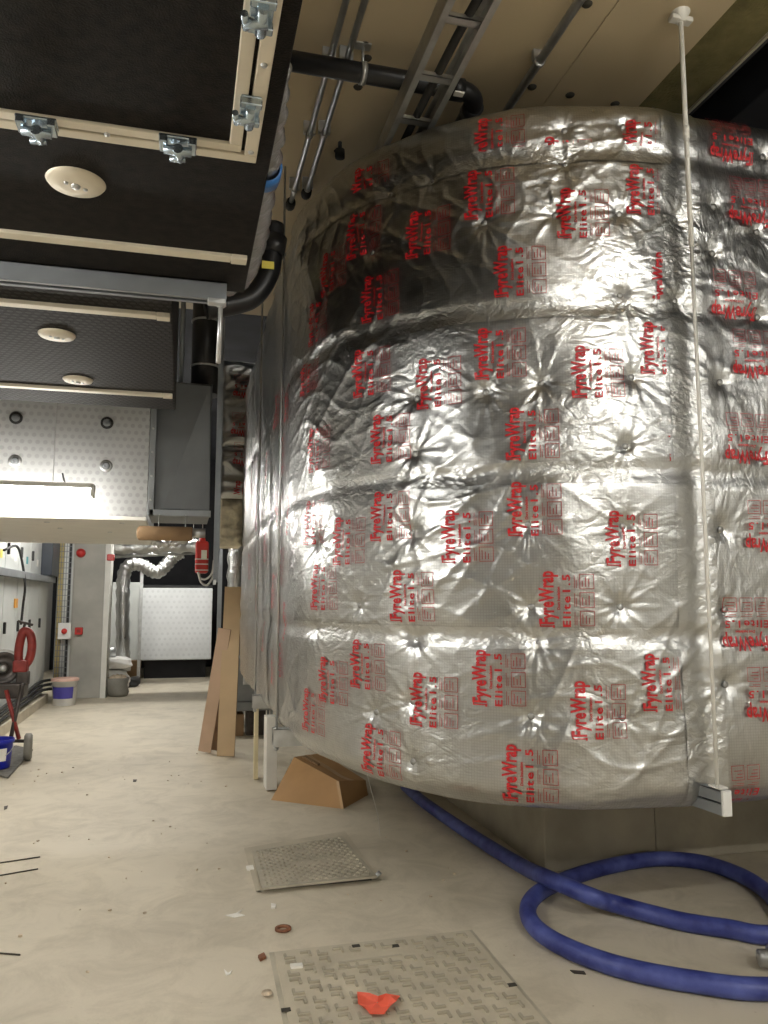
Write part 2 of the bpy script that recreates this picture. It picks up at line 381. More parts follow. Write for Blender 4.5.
def disp(s, z):
    s = np.asarray(s, float); z = np.asarray(z, float)
    d = .006*wav(s, z, 0, 5)+.005*wav(s, z, 3, 8.)+.004*wav(s, z, 5, 13)
    msk = np.clip(.5+.45*wav(s, z, 52, 3.3)+.35*wav(s, z, 55, 5.7), 0, 1); msk = .15+.85*msk*msk
    d = d+msk*(.006*crease(s, z, 10, 9)+.005*crease(s, z, 14, 15)+.004*crease(s, z, 20, 24)+.002*crease(s, z, 33, 38))
    for i, (a, b) in enumerate(PINS):
        r2 = (s-a)**2+(z-b)**2; r = np.sqrt(r2)+1e-6; an = np.arctan2(z-b, s-a)
        d = d-.018*np.exp(-r2/.045**2)-.007*np.exp(-r2/.16**2)
        k = 9+i % 5
        d = d+.011*(1-np.abs(np.sin(an*k/2+i*1.7+.6*np.sin(an*2+i))))**2*np.minimum(r/.04, 1.)*np.exp(-r/.10)
    up_ = np.exp(-(((s-.9)/.9)**2+((z-3.5)/.55)**2)); d = d+up_*(.011*crease(s, z, 40, 12)+.008*crease(s, z, 44, 21)+.005*crease(s, z, 50, 34))
    for zz in SEAM_Z: d = d-.012*np.exp(-((z-zz)/.045)**2)
    d = d-.012*np.exp(-((s-(SEND+.05))/.05)**2)
    return d
def surf(s, z, off=0.):
    """outer face with rounded top and bottom arrises"""
    x, y, nx, ny = base(s); z = np.asarray(z, float)
    ins = np.zeros_like(z)
    a = np.clip((ZB+RC-z)/RC, 0, 1); ins = ins+RC*(1-np.sqrt(1-a*a))
    a = np.clip((z-(ZT-RC))/RC, 0, 1); ins = ins+RC*(1-np.sqrt(1-a*a))
    d = disp(s, z)+off-ins
    q = np.clip(1-s/1.7, 0, 1); q = q*q*(3-2*q)                    # the underside rises a little along the corridor side
    z = z+.10*q*np.clip(1-(z-ZB)/1.2, 0, 1)**2
    return np.stack([x+nx*d, y+ny*d, z], -1)
DX0 = float(hit(690, 400)[0])
duct = thing('insulated_duct', 'huge curved air duct wrapped in crinkled silver foil with red FyreWrap print', 'air duct', (XC, YC, ZB))
def patch(name, m, s0, s1, z0, z1, step=.0095, off=0., lip=True, extra=None):
    ns = max(2, int((s1-s0)/step)); nz = max(2, int((z1-z0)/step))
    S = np.linspace(s0, s1, ns+1); zs = np.linspace(z0, z1, nz+1)
    if z1 >= ZT-1e-6: zs = np.concatenate([zs[zs < ZT-RC-.02], ZT-RC+RC*np.sin(np.linspace(-.1, math.pi/2, 12))])
    if z0 <= ZB+1e-6: zs = np.concatenate([ZB+RC-RC*np.sin(np.linspace(math.pi/2, -.1, 12)), zs[zs > ZB+RC+.02]])
    SS, ZZ = np.meshgrid(S, zs); P = surf(SS, ZZ, off); UV = np.stack([SS, ZZ], -1)
    rows = [P]; uvs = [UV]
    if lip:                                                        # the wrap turns under / over the duct, or tucks in at a joint
        for top in (False, True):
            zz = z1 if top else z0; e = (ZT if top else ZB)
            deep = abs(zz-e) < 1e-6
            x, y, nx, ny = base(S); k = [.35, .8, 1.45] if deep else [.03]
            for q in k:
                row = np.stack([x-nx*q, y-ny*q, np.full_like(S, zz)+(0 if top else .10*(lambda k_: k_*k_*(3-2*k_))(np.clip(1-S/1.7, 0, 1))*np.clip(1-(zz-ZB)/1.2, 0, 1)**2)+(0 if not deep else .01*np.sin(S*9+q*5)*(q < .5))], -1)[None]
                u = np.stack([S, np.full_like(S, zz+(q if top else -q))], -1)[None]
                if top: rows.append(row); uvs.append(u)
                else: rows.insert(0, row); uvs.insert(0, u)
    P = np.concatenate(rows); UV = np.concatenate(uvs); n0, n1 = P.shape[:2]
    idx = np.arange(n0*n1).reshape(n0, n1)
    fs = np.stack([idx[:-1, :-1], idx[:-1, 1:], idx[1:, 1:], idx[1:, :-1]], -1).reshape(-1, 4)
    mb = MB(); mb.v = [tuple(p) for p in P.reshape(-1, 3)]; mb.f = fs.tolist(); mb.mi = [0]*len(fs); mb.sm = [True]*len(fs)
    return mb.build(name, m, duct, uv=UV.reshape(-1, 2))
ZBANDS = [ZB]+SEAM_Z+[ZT]
bands = []
for i in range(5):
    bands.append(patch('wrap_band', 'foil', 0, SEND+.04, ZBANDS[i]-(0 if i == 0 else .012), ZBANDS[i+1], off=.0015 if i % 2 else .0))
right_wrap = patch('straight_wrap', 'foil_side', SEND+.0, SEND+4.2, ZB, ZT, step=.014, off=-.006)
left_wrap = patch('straight_wrap', 'foil_left', -3.9, 0, ZB, ZT, step=.03, off=-.004)
tapes = []
for zz in SEAM_Z: patch('foil_tape', 'tape', 0.02, SEND-.02, zz-.055, zz+.04, step=.010, off=.006, lip=False)
patch('foil_tape', 'tape', SEND-.06, SEND+.14, ZB, ZT, step=.010, off=.0035, lip=False)
for k in range(5): patch('foil_tape', 'tape', -.45-.62*k, -.36-.62*k, ZB, ZT, step=.03, off=.006, lip=False)
# inner side of the duct
c = MB()
c.box(XL+1.44, XL+1.46, YC, YC+3.9, ZB, ZT).box(XC, XC+4.2, YF+1.44, YF+1.46, ZB, ZT); c.build('inner_side', 'galv', duct)
c = MB().box(XL+.05, XL+1.45, YC+3.86, YC+3.9, ZB+.03, ZT-.03); c.build('end_cap', 'galv', duct)
pin = None
for i, (a, b) in enumerate(PINS):
    p = surf(np.array(a), np.array(b), .004); x, y, nx, ny = [float(q) for q in base(a)]
    mb = MB().lathe([(0, .004), (.009, .0035), (.0145, .001), (.0155, -.004)], p, (nx, ny, 0), 14); mb.build('weld_pin', 'pin', duct)

# --- red print
def text_mesh(body, size, bold=0., xscale=1., spacing=1.):
    cu = bpy.data.curves.new('t', 'FONT'); cu.body = body; cu.size = size; cu.offset = bold; cu.space_character = spacing; cu.resolution_u = 2
    o = bpy.data.objects.new('t', cu); COL.objects.link(o); bpy.context.view_layer.update()
    me = bpy.data.meshes.new_from_object(o.evaluated_get(bpy.context.evaluated_depsgraph_get()))
    bm = bmesh.new(); bm.from_mesh(me)
    bmesh.ops.triangulate(bm, faces=bm.faces[:])
    for v in bm.verts: v.co.x *= xscale
    for _ in range(5):
        es = [e for e in bm.edges if e.calc_length() > .017]
        if not es: break
        bmesh.ops.subdivide_edges(bm, edges=es, cuts=1); bmesh.ops.triangulate(bm, faces=[f for f in bm.faces if len(f.verts) > 3])
    bm.verts.ensure_lookup_table()
    V = np.array([v.co[:2] for v in bm.verts]); Fc = [[v.index for v in f.verts] for f in bm.faces]
    # orient all triangles the same way
    out = []
    for f in Fc:
        a, b, c_ = V[f[0]], V[f[1]], V[f[2]]
        out.append(f if (b[0]-a[0])*(c_[1]-a[1])-(b[1]-a[1])*(c_[0]-a[0]) > 0 else f[::-1])
    bm.free(); bpy.data.objects.remove(o); bpy.data.curves.remove(cu); bpy.data.meshes.remove(me)
    return V, out
def rects(rs):
    V = []; Fc = []
    for x0, y0, x1, y1 in rs:
        n = max(1, int((x1-x0)/.016)); m_ = max(1, int((y1-y0)/.016)); b = len(V)
        for j in range(m_+1):
            for i in range(n+1): V.append((x0+(x1-x0)*i/n, y0+(y1-y0)*j/m_))
        for j in range(m_):
            for i in range(n): q = b+j*(n+1)+i; Fc.append([q, q+1, q+n+2, q+n+1])
    return np.array(V), Fc
def join(parts):
    V = []; Fc = []; Mi = []; b = 0
    for (v, f), mi in parts:
        V.append(v); Fc += [[b+i for i in q] for q in f]; Mi += [mi]*len(f); b += len(v)
    return np.concatenate(V), Fc, Mi
WL = .232        # length of the word along the wrap
v1, f1 = text_mesh('FyreWrap', .088, bold=.0027, spacing=1.03); v1 = v1-v1.min(0)*[1, 0]; v1[:, 0] *= WL/v1[:, 0].max(); v1[:, 0] += .012
v2, f2 = text_mesh('Elite1.5', .046, bold=.0010, spacing=1.2); v2 = v2-v2.min(0)*[1, 0]; v2[:, 0] *= .228/v2[:, 0].max(); v2[:, 1] -= .072
v3, f3 = text_mesh('Duct Insulation', .017, bold=.0006); v3 = v3-v3.min(0)*[1, 0]; v3[:, 0] *= .10/v3[:, 0].max(); v3[:, 0] += .075; v3[:, 1] -= .028
# bracket in front of the F
br = rects([(.001, .004, .006, .060), (.001, .055, .014, .060), (-.004, -.004, .008, .004)])
lines = []
def frame(x0, y0, x1, y1, t=.0028): return [(x0, y0, x1, y0+t), (x0, y1-t, x1, y1), (x0, y0+t, x0+t, y1-t), (x1-t, y0+t, x1, y1-t)]
for k in range(3):
    x0 = .004+.08*k; lines += frame(x0, -.175, x0+.066, -.112)
    for j in range(3): lines.append((x0+.01, -.126-.014*j, x0+.052-.008*((j+k) % 3), -.1225-.014*j))
    for j in range(2): lines.append((x0+.004, -.092-.008*j, x0+.062-.02*j, -.0895-.008*j))
BLK = join([((v1, f1), 0), ((v2, f2), 0), ((v3, f3), 0), (br, 0), (rects(lines), 1)])
def place_print(mb, s0, z0, mode, zlo=-9, zhi=9, slo=-9, shi=99, k=1.):
    V, Fc, Mi = BLK; u, v = V[:, 0]*k, V[:, 1]*k
    if mode == 'up': S = s0-v; Z = z0+u                 # reads upwards
    else: S = s0-u; Z = z0-v                            # upside down
    P = surf(S, Z, .0075); b = len(mb.v); keep = 0
    ok = (Z > zlo) & (Z < zhi) & (S > slo) & (S < shi)
    mb.v += [tuple(p) for p in P]
    for f, mi in zip(Fc, Mi):
        if all(ok[i] for i in f): mb.f.append([b+i for i in f]); mb.mi.append(mi); mb.sm.append(True)
UPS = [(565,238),(633,215),(659,304),(631,168),(549,186,4),(502,297),(580,398),(648,374),(514,460),(675,462),(516,536),(614,566),(548,627),
 (580,739),(650,711),(511,803),(482,165),(356,212),(472,220),(412,258),(350,258),(366,322),(322,295),(308,345),(357,397),(421,408),(482,379),
 (374,463),(375,541),(450,563),(396,622),(336,565),(313,611),(308,472),(352,692),(416,728),(480,706),(365,782),(320,709),(302,743),
 (681,525),(300,395),(303,545)]
pm = [MB() for _ in range(5)]
for px, py, *fb in UPS:
    s0, z0 = hit(px+6, py)
    zc = z0+WL*.62
    i = fb[0] if fb else sum(zc > q for q in SEAM_Z)
    place_print(pm[i], s0, z0, 'up', ZBANDS[i]+.03, ZBANDS[i+1]-.012 if i < 4 else ZT-.01, .01, SEND-.075)
for i in range(5):
    if pm[i].f: pm[i].build('printed_lettering', ['ink', 'ink_light'], duct).parent = bands[i]
DOWN = [(752,150),(771,212),(757,304),(776,364),(790,535),(769,632),(790,701),(760,800),(768,448)]
mb = MB()
for px, py in DOWN:
    s0, z0 = hit(px, py); place_print(mb, s0, z0-.02, 'down', ZB+.03, ZT-.02, SEND+.145, SEND+4)
mb.build('printed_lettering', ['ink', 'ink_light'], duct).parent = right_wrap
mb = MB()
for k, (s0, z0) in enumerate([(-.05,1.35),(-.06,2.0),(-.08,2.7),(-.3,1.1),(-.33,1.7),(-.28,2.4),(-.7,1.0),(-.75,1.55),(-.7,2.1),(-.74,2.8),(-1.3,1.2),(-1.35,1.9),(-1.3,2.5),(-2.0,1.5),(-2.1,2.2),(-2.6,1.8),(-2.7,2.6)]):
    place_print(mb, s0, z0, 'up', ZB+.03, ZT-.02, -3.8, -.01)
mb.build('printed_lettering', ['ink', 'ink_light'], duct).parent = left_wrap

# trapeze supports of the duct
def channel(mb, p0, p1, h=.041, w_=.041):
    p0 = np.array(p0, float); p1 = np.array(p1, float); d = (p1-p0)/np.linalg.norm(p1-p0); s_ = np.cross(d, Z3); L_ = np.linalg.norm(p1-p0)/2; c0 = (p0+p1)/2
    for sg in (-1, 1): mb.obox(c0+s_*sg*(w_-.002), (d, s_, Z3), (L_, .002, h))
    mb.obox(c0+Z3*(h-.002), (d, s_, Z3), (L_, w_, .002))
    for sg in (-1, 1): mb.obox(c0+s_*sg*(w_-.009)-Z3*(h-.002), (d, s_, Z3), (L_, .008, .002))
    return mb
fe = atY(719, 789, 2.9); ec = atY(728, 804, 2.84); fz = ec[2]
sup = thing('duct_support', 'white hanging rod and channel under the front of the foil duct', 'duct support', (ec[0], 2.9, fz), 'trapeze supports of the big duct')
mb = channel(MB(), (ec[0], 2.855, fz+.026), (ec[0], 4.2, fz-.02), .024, .020); channel(mb, (ec[0], 2.855, fz-.026), (ec[0], 4.2, fz-.072), .024, .020); mb.build('channel', 'strut_grey', sup)
MB().box(ec[0]-.021, ec[0]+.021, 2.84, 2.856, fz-.052, fz+.052).build('end_cap', 'white_plastic', sup, bevel=.004)
MB().box(ec[0]-.024, ec[0]+.02, 2.858, 2.93, fz+.052, fz+.062).build('bracket', 'white_metal', sup, bevel=.003)
MB().tube([(ec[0]-.005, 2.895, fz+.05), (ec[0]-.005, 2.895, 2.), (ec[0]-.005, 2.895, 3.2)], .008, 10).build('rod', 'white_metal', sup)
fe = np.array([ec[0]-.005, 2.895, fz])
MB().tube([(fe[0], 2.895, 3.2), (fe[0], 2.895, 3.9), (fe[0], 2.895, CEIL)], .011, 10).build('upper_rod', 'white_metal', sup)
MB().lathe([(.0, .03), (.015, .03), (.015, -.03), (0, -.03)], (fe[0], 2.895, 3.75), n=8).build('coupling_nut', 'white_metal', sup)
mb = MB().lathe([(0, -.05), (.02, -.05), (.03, -.03), (.04, -.012), (.045, 0)], (fe[0], 2.895, CEIL), n=14)
mb.obox((fe[0], 2.895, CEIL-.035), (X3, Y3, Z3), (.055, .02, .012)); mb.build('anchor_plate', 'white_metal', sup, bevel=.004)
for (Y, z, xs, lab) in ((4.66, .815, .535, 'galvanised hanging rod and channel under the duct just behind the cardboard carton'),
                        (6.05, .85, .535, 'galvanised hanging rod and channel under the duct between the leaning planks and the pale board')):
    sup = thing('duct_support', lab, 'duct support', (xs, Y, z), 'trapeze supports of the big duct')
    channel(MB(), (xs, Y, z), (2.05, Y, z), .05).build('channel', 'galv', sup)
    MB().tube([(xs+.02, Y, z-.08), (xs+.02, Y, CEIL)], .007, 8).build('rod', 'galv', sup)
    MB().lathe([(0, .02), (.014, .02), (.014, 0), (0, 0)], (xs+.02, Y, z-.075), n=6).build('nut', 'galv', sup)

# ------------------------------------------------------------------ overhead plenum with hatch
PZ = 2.8
plen = thing('overhead_plenum', 'black film faced ply plenum box overhead with cream aluminium hatch frame', 'plenum', (-1.2, 2.2, PZ))
MB().box(-2.9, .14, -3.5, 2.96, PZ+.03, 4.2).build('body', 'ply', plen, bevel=.006)
MB().box(-2.9, .20, -3.5, 2.96, PZ, PZ+.029).build('bottom_panel', 'ply', plen, bevel=.004)
MB().box(-2.9, -.075, 3.0, 4.98, PZ+.005, 4.0).build('mesh_panel', 'mesh_ply', plen, bevel=.006)
# hatch frame: outer and inner strips with a dark gap
xo, yo = .160, 2.015
mb = MB().box(-2.8, xo, yo-.034, yo, PZ-.014, PZ+.002).box(xo-.034, xo, -1., yo-.034, PZ-.014, PZ+.002)
mb.build('hatch_frame', 'alu', plen, bevel=.003)
hd = MB().box(-2.8, xo-.076, -.9, yo-.076, PZ-.006, PZ+.004).build('hatch_door', 'ply', plen)
mb = MB().box(-2.8, xo-.043, yo-.075, yo-.043, PZ-.014, PZ+.002).box(xo-.075, xo-.043, -.9, yo-.075, PZ-.014, PZ+.002)
mb.build('door_edge', 'alu', plen, bevel=.003).parent = hd
def latch(px, py, ang):
    p = atZ(px, py, PZ-.02); a = math.radians(ang); u = np.array([math.cos(a), math.sin(a), 0]); v_ = np.array([-u[1], u[0], 0])
    o = MB().obox(p+Z3*.004, (u, v_, Z3), (.048, .024, .004)); 
    for sg in (-1, 1): o.obox(p+u*sg*.036-Z3*.006, (u, v_, Z3), (.010, .026, .010))
    l = o.build('latch', 'zinc', plen, bevel=.003)
    q = p-Z3*.022
    k = MB().tube([q-u*.035, q+u*.035], .012, 10).tube([q+u*.0-v_*.012, q+u*.006+v_*.035-Z3*.004], [.014, .010], 10).tube([q+u*.02+v_*.03-Z3*.004, q-u*.02+v_*.036-Z3*.004], .008, 8)
    k.build('latch_lever', 'zinc', plen).parent = l
latch(37, 124, 0); latch(178, 143, 0); latch(262, 12, 90); latch(250, 110, 90)
for px, py, r in ((76,182,.082), (57,335,.080), (78,380,.078)):
    p = atZ(px, py, PZ)
    d = MB().lathe([(0, -.012), (r*.5, -.012), (r*.92, -.008), (r, 0), (r, .004)], p, n=32).build('cover_disc', 'alu', plen)
    mb = MB().lathe([(0, -.019), (.012, -.019), (.014, -.011)], p, n=6)
    for k in range(2): a = k*math.pi+.5; mb.lathe([(0, -.016), (.006, -.016), (.007, -.010)], (p[0]+.028*math.cos(a), p[1]+.028*math.sin(a), p[2]), n=8)
    mb.build('screw', 'galv', plen).parent = d
for (ya, x1, nm) in ((2.645, .185, 0), (3.29, -.085, 1), (4.60, -.09, 1)):
    mb = MB().box(-2.8, x1-.055, ya-.024, ya+.024, PZ-.012, PZ+.01); mb.box(x1-.054, x1, ya-.025, ya+.025, PZ-.016, PZ+.01)
    mb.build('joint_strip', 'alu', plen, bevel=.003)
mb = MB()
for px, py in ((107,134),(264,65),(251,152)):
    p = atZ(px, py, PZ-.014); MB().lathe([(0, -.004), (.007, -.004), (.008, 0)], p, n=8).build('screw', 'galv', plen)

# strut beam under the plenum joint with its hanging rod
e = atY(226, 296, 3.06)
bm_ = thing('support_beam', 'grey steel strut beam running under the black plenum with a cut rod at its end', 'beam', (-1, 2.9, 2.72))
zc = 2.763
mb = channel(MB(), (-2.95, 2.9, zc), (.125, 2.9, zc), .034, .030)
mb.build('channel', 'strut_grey', bm_)
MB().box(.123, .129, 2.87, 2.93, zc-.034, zc+.034).build('end_cap', 'strut_grey', bm_, bevel=.002)
MB().tube([(.105, 2.89, 2.49), (.11, 2.89, 2.79)], .009, 10).build('rod', 'galv', bm_)
MB().lathe([(0, .012), (.02, .012), (.02, -.006), (.012, -.012), (0, -.012)], (.11, 2.89, zc-.045), n=8).build('nut', 'galv', bm_)
MB().box(.06, .125, 2.85, 2.89, zc-.055, zc-.036).build('bracket', 'galv', bm_, bevel=.003)

# foil wrapped pipe along the plenum edge
mb = MB(); P = spline([(.195, 1.75, 2.90), (.20, 1.95, 2.885), (.20, 2.2, 2.88), (.20, 2.5, 2.88), (.20, 2.75, 2.88), (.17, 2.98, 2.88), (.05, 3.12, 2.90), (-.08, 3.16, 2.94)], 14)
rs = [.022+.028*min(1, i/40)+.02*max(0, (i-60)/25)+.005*math.sin(i*1.1)+.003*math.sin(i*2.7) for i in range(len(P))]
mb.tube(P, rs, 20); tag(mb.build('foil_wrapped_pipe', 'dull_foil', uv=box_uv(mb)), 'silver foil wrapped pipe squeezed along the edge of the black plenum', 'pipe')
lb = atZ(278, 158, 2.93)
mb = MB().lathe([(.046, -.03), (.052, -.03), (.052, .03), (.046, .03)], (.20, lb[1], 2.882), (0, 1, 0), 24)
tag(mb.build('blue_band', 'bluelabel'), 'small blue label band round the foil wrapped pipe', 'label')

# black drain pipe: elbow beside the duct
p0 = np.array([.47, 4.6, CEIL-.2]); r_ = .062
a0 = atY(272, 255, 4.4); a1 = atY(268, 275, 4.4); a2 = atY(255, 295, 4.4); a3 = atY(238, 303, 4.4); a4 = atY(205, 309, 4.4)
dp = thing('drain_pipe', 'black plastic pipe elbow between the plenum edge and the wrapped duct', 'pipe', tuple(a2))
P = spline([atY(274, 225, 4.4), a0, a1, a2, a3, a4], 8)
MB().tube(P, r_, 16).build('pipe_run', 'black_pipe', dp)
mb = MB().tube([a0+(a0-a1)*.9, a0], r_*1.14, 16); mb.build('socket', 'black_pipe', dp)
mb = MB().obox(atY(268, 265, 4.325), (X3, Y3, Z3), (.035, .004, .022)); mb.build('yellow_label', 'ylabel', dp)
# vertical black pipe with clips
vp = thing('soil_pipe', 'thick vertical black pipe with two clip rings above the grey transition duct', 'pipe', (.135, 6.6, 3.37))
MB().tube([(.135, 6.6, 3.34), (.135, 6.6, CEIL)], .118, 24).build('pipe_run', 'black_pipe', vp)
for py in (318, 364):
    z = float(atY(200, py, 6.5)[2]); MB().lathe([(.118, -.008), (.126, -.008), (.126, .008), (.118, .008)], (.135, 6.6, z), n=24).build('clip', 'galv', vp)
for nm, px, r, y, lab in (('conduit', 181, .02, 6.55, 'thin dark conduit standing left of the thick black pipe'),):
    p = atY(px, 385, y); tag(MB().tube([(p[0], y, 3.3), (p[0], y, CEIL)], r, 10).build(nm, 'galv_dark'), 'thin dull conduit beside the thick vertical black pipe', 'conduit')
# grey transition duct
FY = 6.3
gx0, gx1 = float(atY(151, 450, FY)[0]), float(atY(211, 450, FY)[0])
gt = thing('transition_duct', 'grey galvanised duct end with a diagonal crease beside the perforated panel', 'air duct', ((gx0+gx1)/2, FY, 2.29))
zt, zb = 3.36, 2.27
mb = MB().box(gx0, gx1, FY+.02, FY+.6, zb, zt); 
mb.add([(gx0+.035, FY+.02, zb+.05), (gx1, FY+.02, zb+.05), (gx1, FY+.02, zt), (gx0+.035, FY+.02, zt), (gx1-.02, FY-.03, zt-.03), (gx0+.1, FY+.012, zb+.06)],
       [(0, 1, 4, 5), (1, 2, 4), (2, 3, 4), (3, 0, 5), (3, 5, 4)])
mb.build('duct_body', 'duct_grey', gt)
fl = MB().box(gx0-.01, gx0+.035, FY-.02, FY+.03, zb, zt).box(gx0, gx1+.01, FY-.02, FY+.03, zb, zb+.05).build('flange', 'galv_dark', gt, bevel=.003)
mb = MB()
for k in range(6): mb.lathe([(0, -.012), (.009, -.012), (.009, 0)], (gx0+.012, FY-.02, zb+.12+k*.19), (0, 1, 0), 6)
mb.build('bolt', 'galv', gt).parent = fl
p = atY(219, 450, 6.2)
st = thing('strut_post', 'tall galvanised strut post hanging between the grey duct and the wrapped branch', 'strut', (p[0], 6.2, 1.8))
channel(MB(), (p[0]-.02, 6.2, 1.75+0), (p[0]+.0, 6.2, 1.752), .02).build('foot', 'galv', st)
MB().box(p[0]-.022, p[0]-.018, 6.18, 6.22, 1.75, CEIL).box(p[0]+.018, p[0]+.022, 6.18, 6.22, 1.75, CEIL).box(p[0]-.02, p[0]+.02, 6.21, 6.22, 1.75, CEIL).build('channel', 'strut_grey', st)
# perforated acoustic box with its underside
ac = thing('acoustic_box', 'white perforated acoustic box face above the lit batten lamp', 'acoustic panel', (-1.6, FY, 2.29))
zs = float(atY(75, 515, FY)[2])
MB().box(-2.95, gx0-.015, FY, FY+.03, zs, 3.9).build('face_panel', 'perf', ac, bevel=.004)
MB().box(-2.95, gx0-.02, FY, 9.0, zs-.03, zs).build('underside_panel', 'soffit', ac, bevel=.004)
MB().box(-2.95, gx0-.06, FY+.62, 9.0, zs, zs+1.2).build('box_body', 'galv_dark', ac)
for px, py in ((16,418),(107,423),(15,461),(106,466)):
    p = atY(px, py, FY)
    d = MB().lathe([(.030, -.004), (.026, -.02), (.014, -.024), (0, -.02)], p, (0, 1, 0), 20).build('fixing', 'galv_dark', ac)
    MB().lathe([(.048, .0), (.047, -.008), (.030, -.010)], p, (0, 1, 0), 20).build('washer', 'rubber' if py < 440 else 'galv', ac).parent = d
mb = MB()
for px, py in ((34,541),(47,522),(122,523),(110,532),(60,528)): mb.lathe([(0, -.005), (.02, -.005), (.022, 0)], atZ(px, py, zs-.03), n=8)
mb.build('screw', 'galv', ac)

# ------------------------------------------------------------------ batten lamps
def batten(c0, L_, m, label, axis='x', wire=CEIL, sc=1.):
    c0 = np.array(c0, float); u = X3 if axis == 'x' else Y3; v_ = Y3 if axis == 'x' else X3
    o = thing('batten_lamp', label, 'lamp', tuple(c0), 'fluorescent batten lamps')
    MB().obox(c0+Z3*.045*sc, (u, v_, Z3), (L_/2, .05*sc, .018*sc)).build('housing', 'white_metal', o, bevel=.006)
    n = 14; an_ = [math.radians(-28+236*k/n) for k in range(n+1)]; prof = [(math.cos(a)*.048*sc, -math.sin(a)*.050*sc+.016*sc) for a in an_]
    vs = [c0+u*e_*(L_/2-.02)+v_*a+Z3*b for e_ in (-1, 1) for a, b in prof]; k = n+1
    mb = MB(); mb.smooth = True; mb.add(vs, [(i, i+1, k+i+1, k+i) for i in range(n)]); mb.smooth = False
    mb.f += [list(range(k)), list(range(k, 2*k))[::-1], [0, k, 2*k-1, n]]; mb.mi += [0]*3; mb.sm += [False]*3
    mb.build('diffuser', m, o)
    mb = MB()
    for e_ in (-1, 1): mb.obox(c0+u*e_*(L_/2-.008)+Z3*.012*sc, (u, v_, Z3), (.012, .05*sc, .045*sc))
    mb.build('end_cap', 'white_metal', o, bevel=.004)
    for e_ in (-1, 1):
        p = c0+u*e_*(L_/2-.28*L_/1.5); MB().tube([p+Z3*.06*sc, [p[0], p[1], wire]], .003, 6).build('wire', 'galv', o)
    return o
e = atY(94, 493, 5.9)
lamp = batten((e[0]-.75, 5.9, e[2]), 1.5, 'tube', 'lit batten lamp hanging in front of the white perforated box', wire=3.8)
q = atY(62, 480, 5.9)
MB().tube(spline([(q[0], 5.9, q[2]+.05), atY(66, 484, 5.9), atY(78, 488, 5.9), atY(88, 490, 5.9)], 5), .006, 6).build('cord', 'rubber', lamp)
batten((-1.3, 10.4, 3.1), 1.5, 'tube_far', 'lit batten lamp hidden beyond the acoustic box over the cabinets', wire=5.2)
batten((-.4, 15.2, 3.3), 1.5, 'tube_far', 'lit batten lamp hidden at the far end over the perforated tank', wire=5.2)
batten((-1.75, 2.0, 2.62), 1.5, 'tube_side', 'lit batten lamp under the black plenum beside the viewer', 'y', wire=PZ)
batten((2.3, -1.2, 3.95), 1.5, 'tube_behind', 'lit batten lamp under the beige ceiling behind the viewer', wire=CEIL)
batten((4.9, -3.4, 3.9), 1.5, 'tube_behind', 'unseen batten lamp added on the duct side to lift the ambient light', wire=5.2)  # added fill lamp out of view, lights the floor under the duct
batten((1.3, -3.3, 3.8), 1.5, 'tube_behind', 'unseen batten lamp added near the back wall to brighten foil and floor', wire=CEIL)  # added fill lamp out of view, brightens what the foil reflects

# ------------------------------------------------------------------ ceiling services
def line(px0, py0, px1, py1, z, Y0=None, Y1=None):
    a = atZ(px0, py0, z); b = atZ(px1, py1, z); x = (a[0]+b[0])/2; return x, a[1], b[1]
for (px0, px1, py1, z, r, y1, lab) in ((345,291,205,4.27,.016,None,'thin steel conduit on the ceiling nearest the plenum'),
                                  (370,303,193,4.27,.016,None,'thin steel conduit on the ceiling beside the cable ladder'),
                                  (583,508,105,4.29,.022,9,'thick steel conduit on the ceiling over the wrapped duct')):
    x, ya, yb = line(px0, 0, px1, py1, z); y1 = y1 or yb
    cdt = thing('conduit', lab, 'conduit', (x, yb, z), 'ceiling conduits')
    MB().tube([(x, -4, z), (x, y1, z)], r, 10).build('conduit_run', 'galv', cdt)
    if px0 < 500: MB().lathe([(0, .03), (.03, .03), (.035, 0), (.03, -.05), (0, -.05)], (x, y1, z), (0, 1, 0), 10).build('end_box', 'rubber', cdt)
    for k in range(5):
        yk = ya-.2+.62*k
        if yk > y1: break
        MB().box(x-.034, x+.034, yk-.012, yk+.012, z+r*.2, CEIL-.001).lathe([(r, -.012), (r+.006, -.012), (r+.006, .012), (r, .012)], (x, yk, z), (0, 1, 0), 12).build('saddle', 'galv', cdt)
# black overhead pipe
z = 4.2; a = atZ(298, 62, z); b = atZ(470, 92, z); r_ = .048
op = thing('waste_pipe', 'black plastic waste pipe crossing the ceiling above the cable ladder', 'pipe', tuple((a+b)/2))
yb = float((a[1]+b[1])/2); xe = float(b[0])
P = [(-.2, yb, z), (xe-.06, yb, z)]+[(xe-.06+.12*math.sin(t), yb+.12*(1-math.cos(t)), z) for t in np.linspace(.2, math.pi/2, 7)]+[(xe+.06, yb+1.6, z)]
MB().tube(P, r_, 16).build('pipe_run', 'black_pipe', op)
MB().tube([(xe-.11, yb, z), (xe-.04, yb, z)], r_*1.16, 16).build('socket', 'black_pipe', op); MB().tube([(xe+.06, yb+.1, z), (xe+.06, yb+.17, z)], r_*1.16, 16).build('socket', 'black_pipe', op)
p = atZ(468, 91, z-.05); MB().obox((xe-.075, yb-.03, z-.048), (X3, Y3, Z3), (.025, .022, .004)).build('white_label', 'white_paper', op)
p = atZ(364, 70, z); mb = MB().lathe([(r_, -.014), (r_+.006, -.014), (r_+.006, .014), (r_, .014)], (p[0], yb, z), (1, 0, 0), 16).tube([(p[0], yb, z+r_), (p[0], yb, CEIL)], .007, 8)
mb.obox((p[0], yb, CEIL-.004), (X3, Y3, Z3), (.04, .025, .004)); mb.build('pipe_clip', 'galv', op)
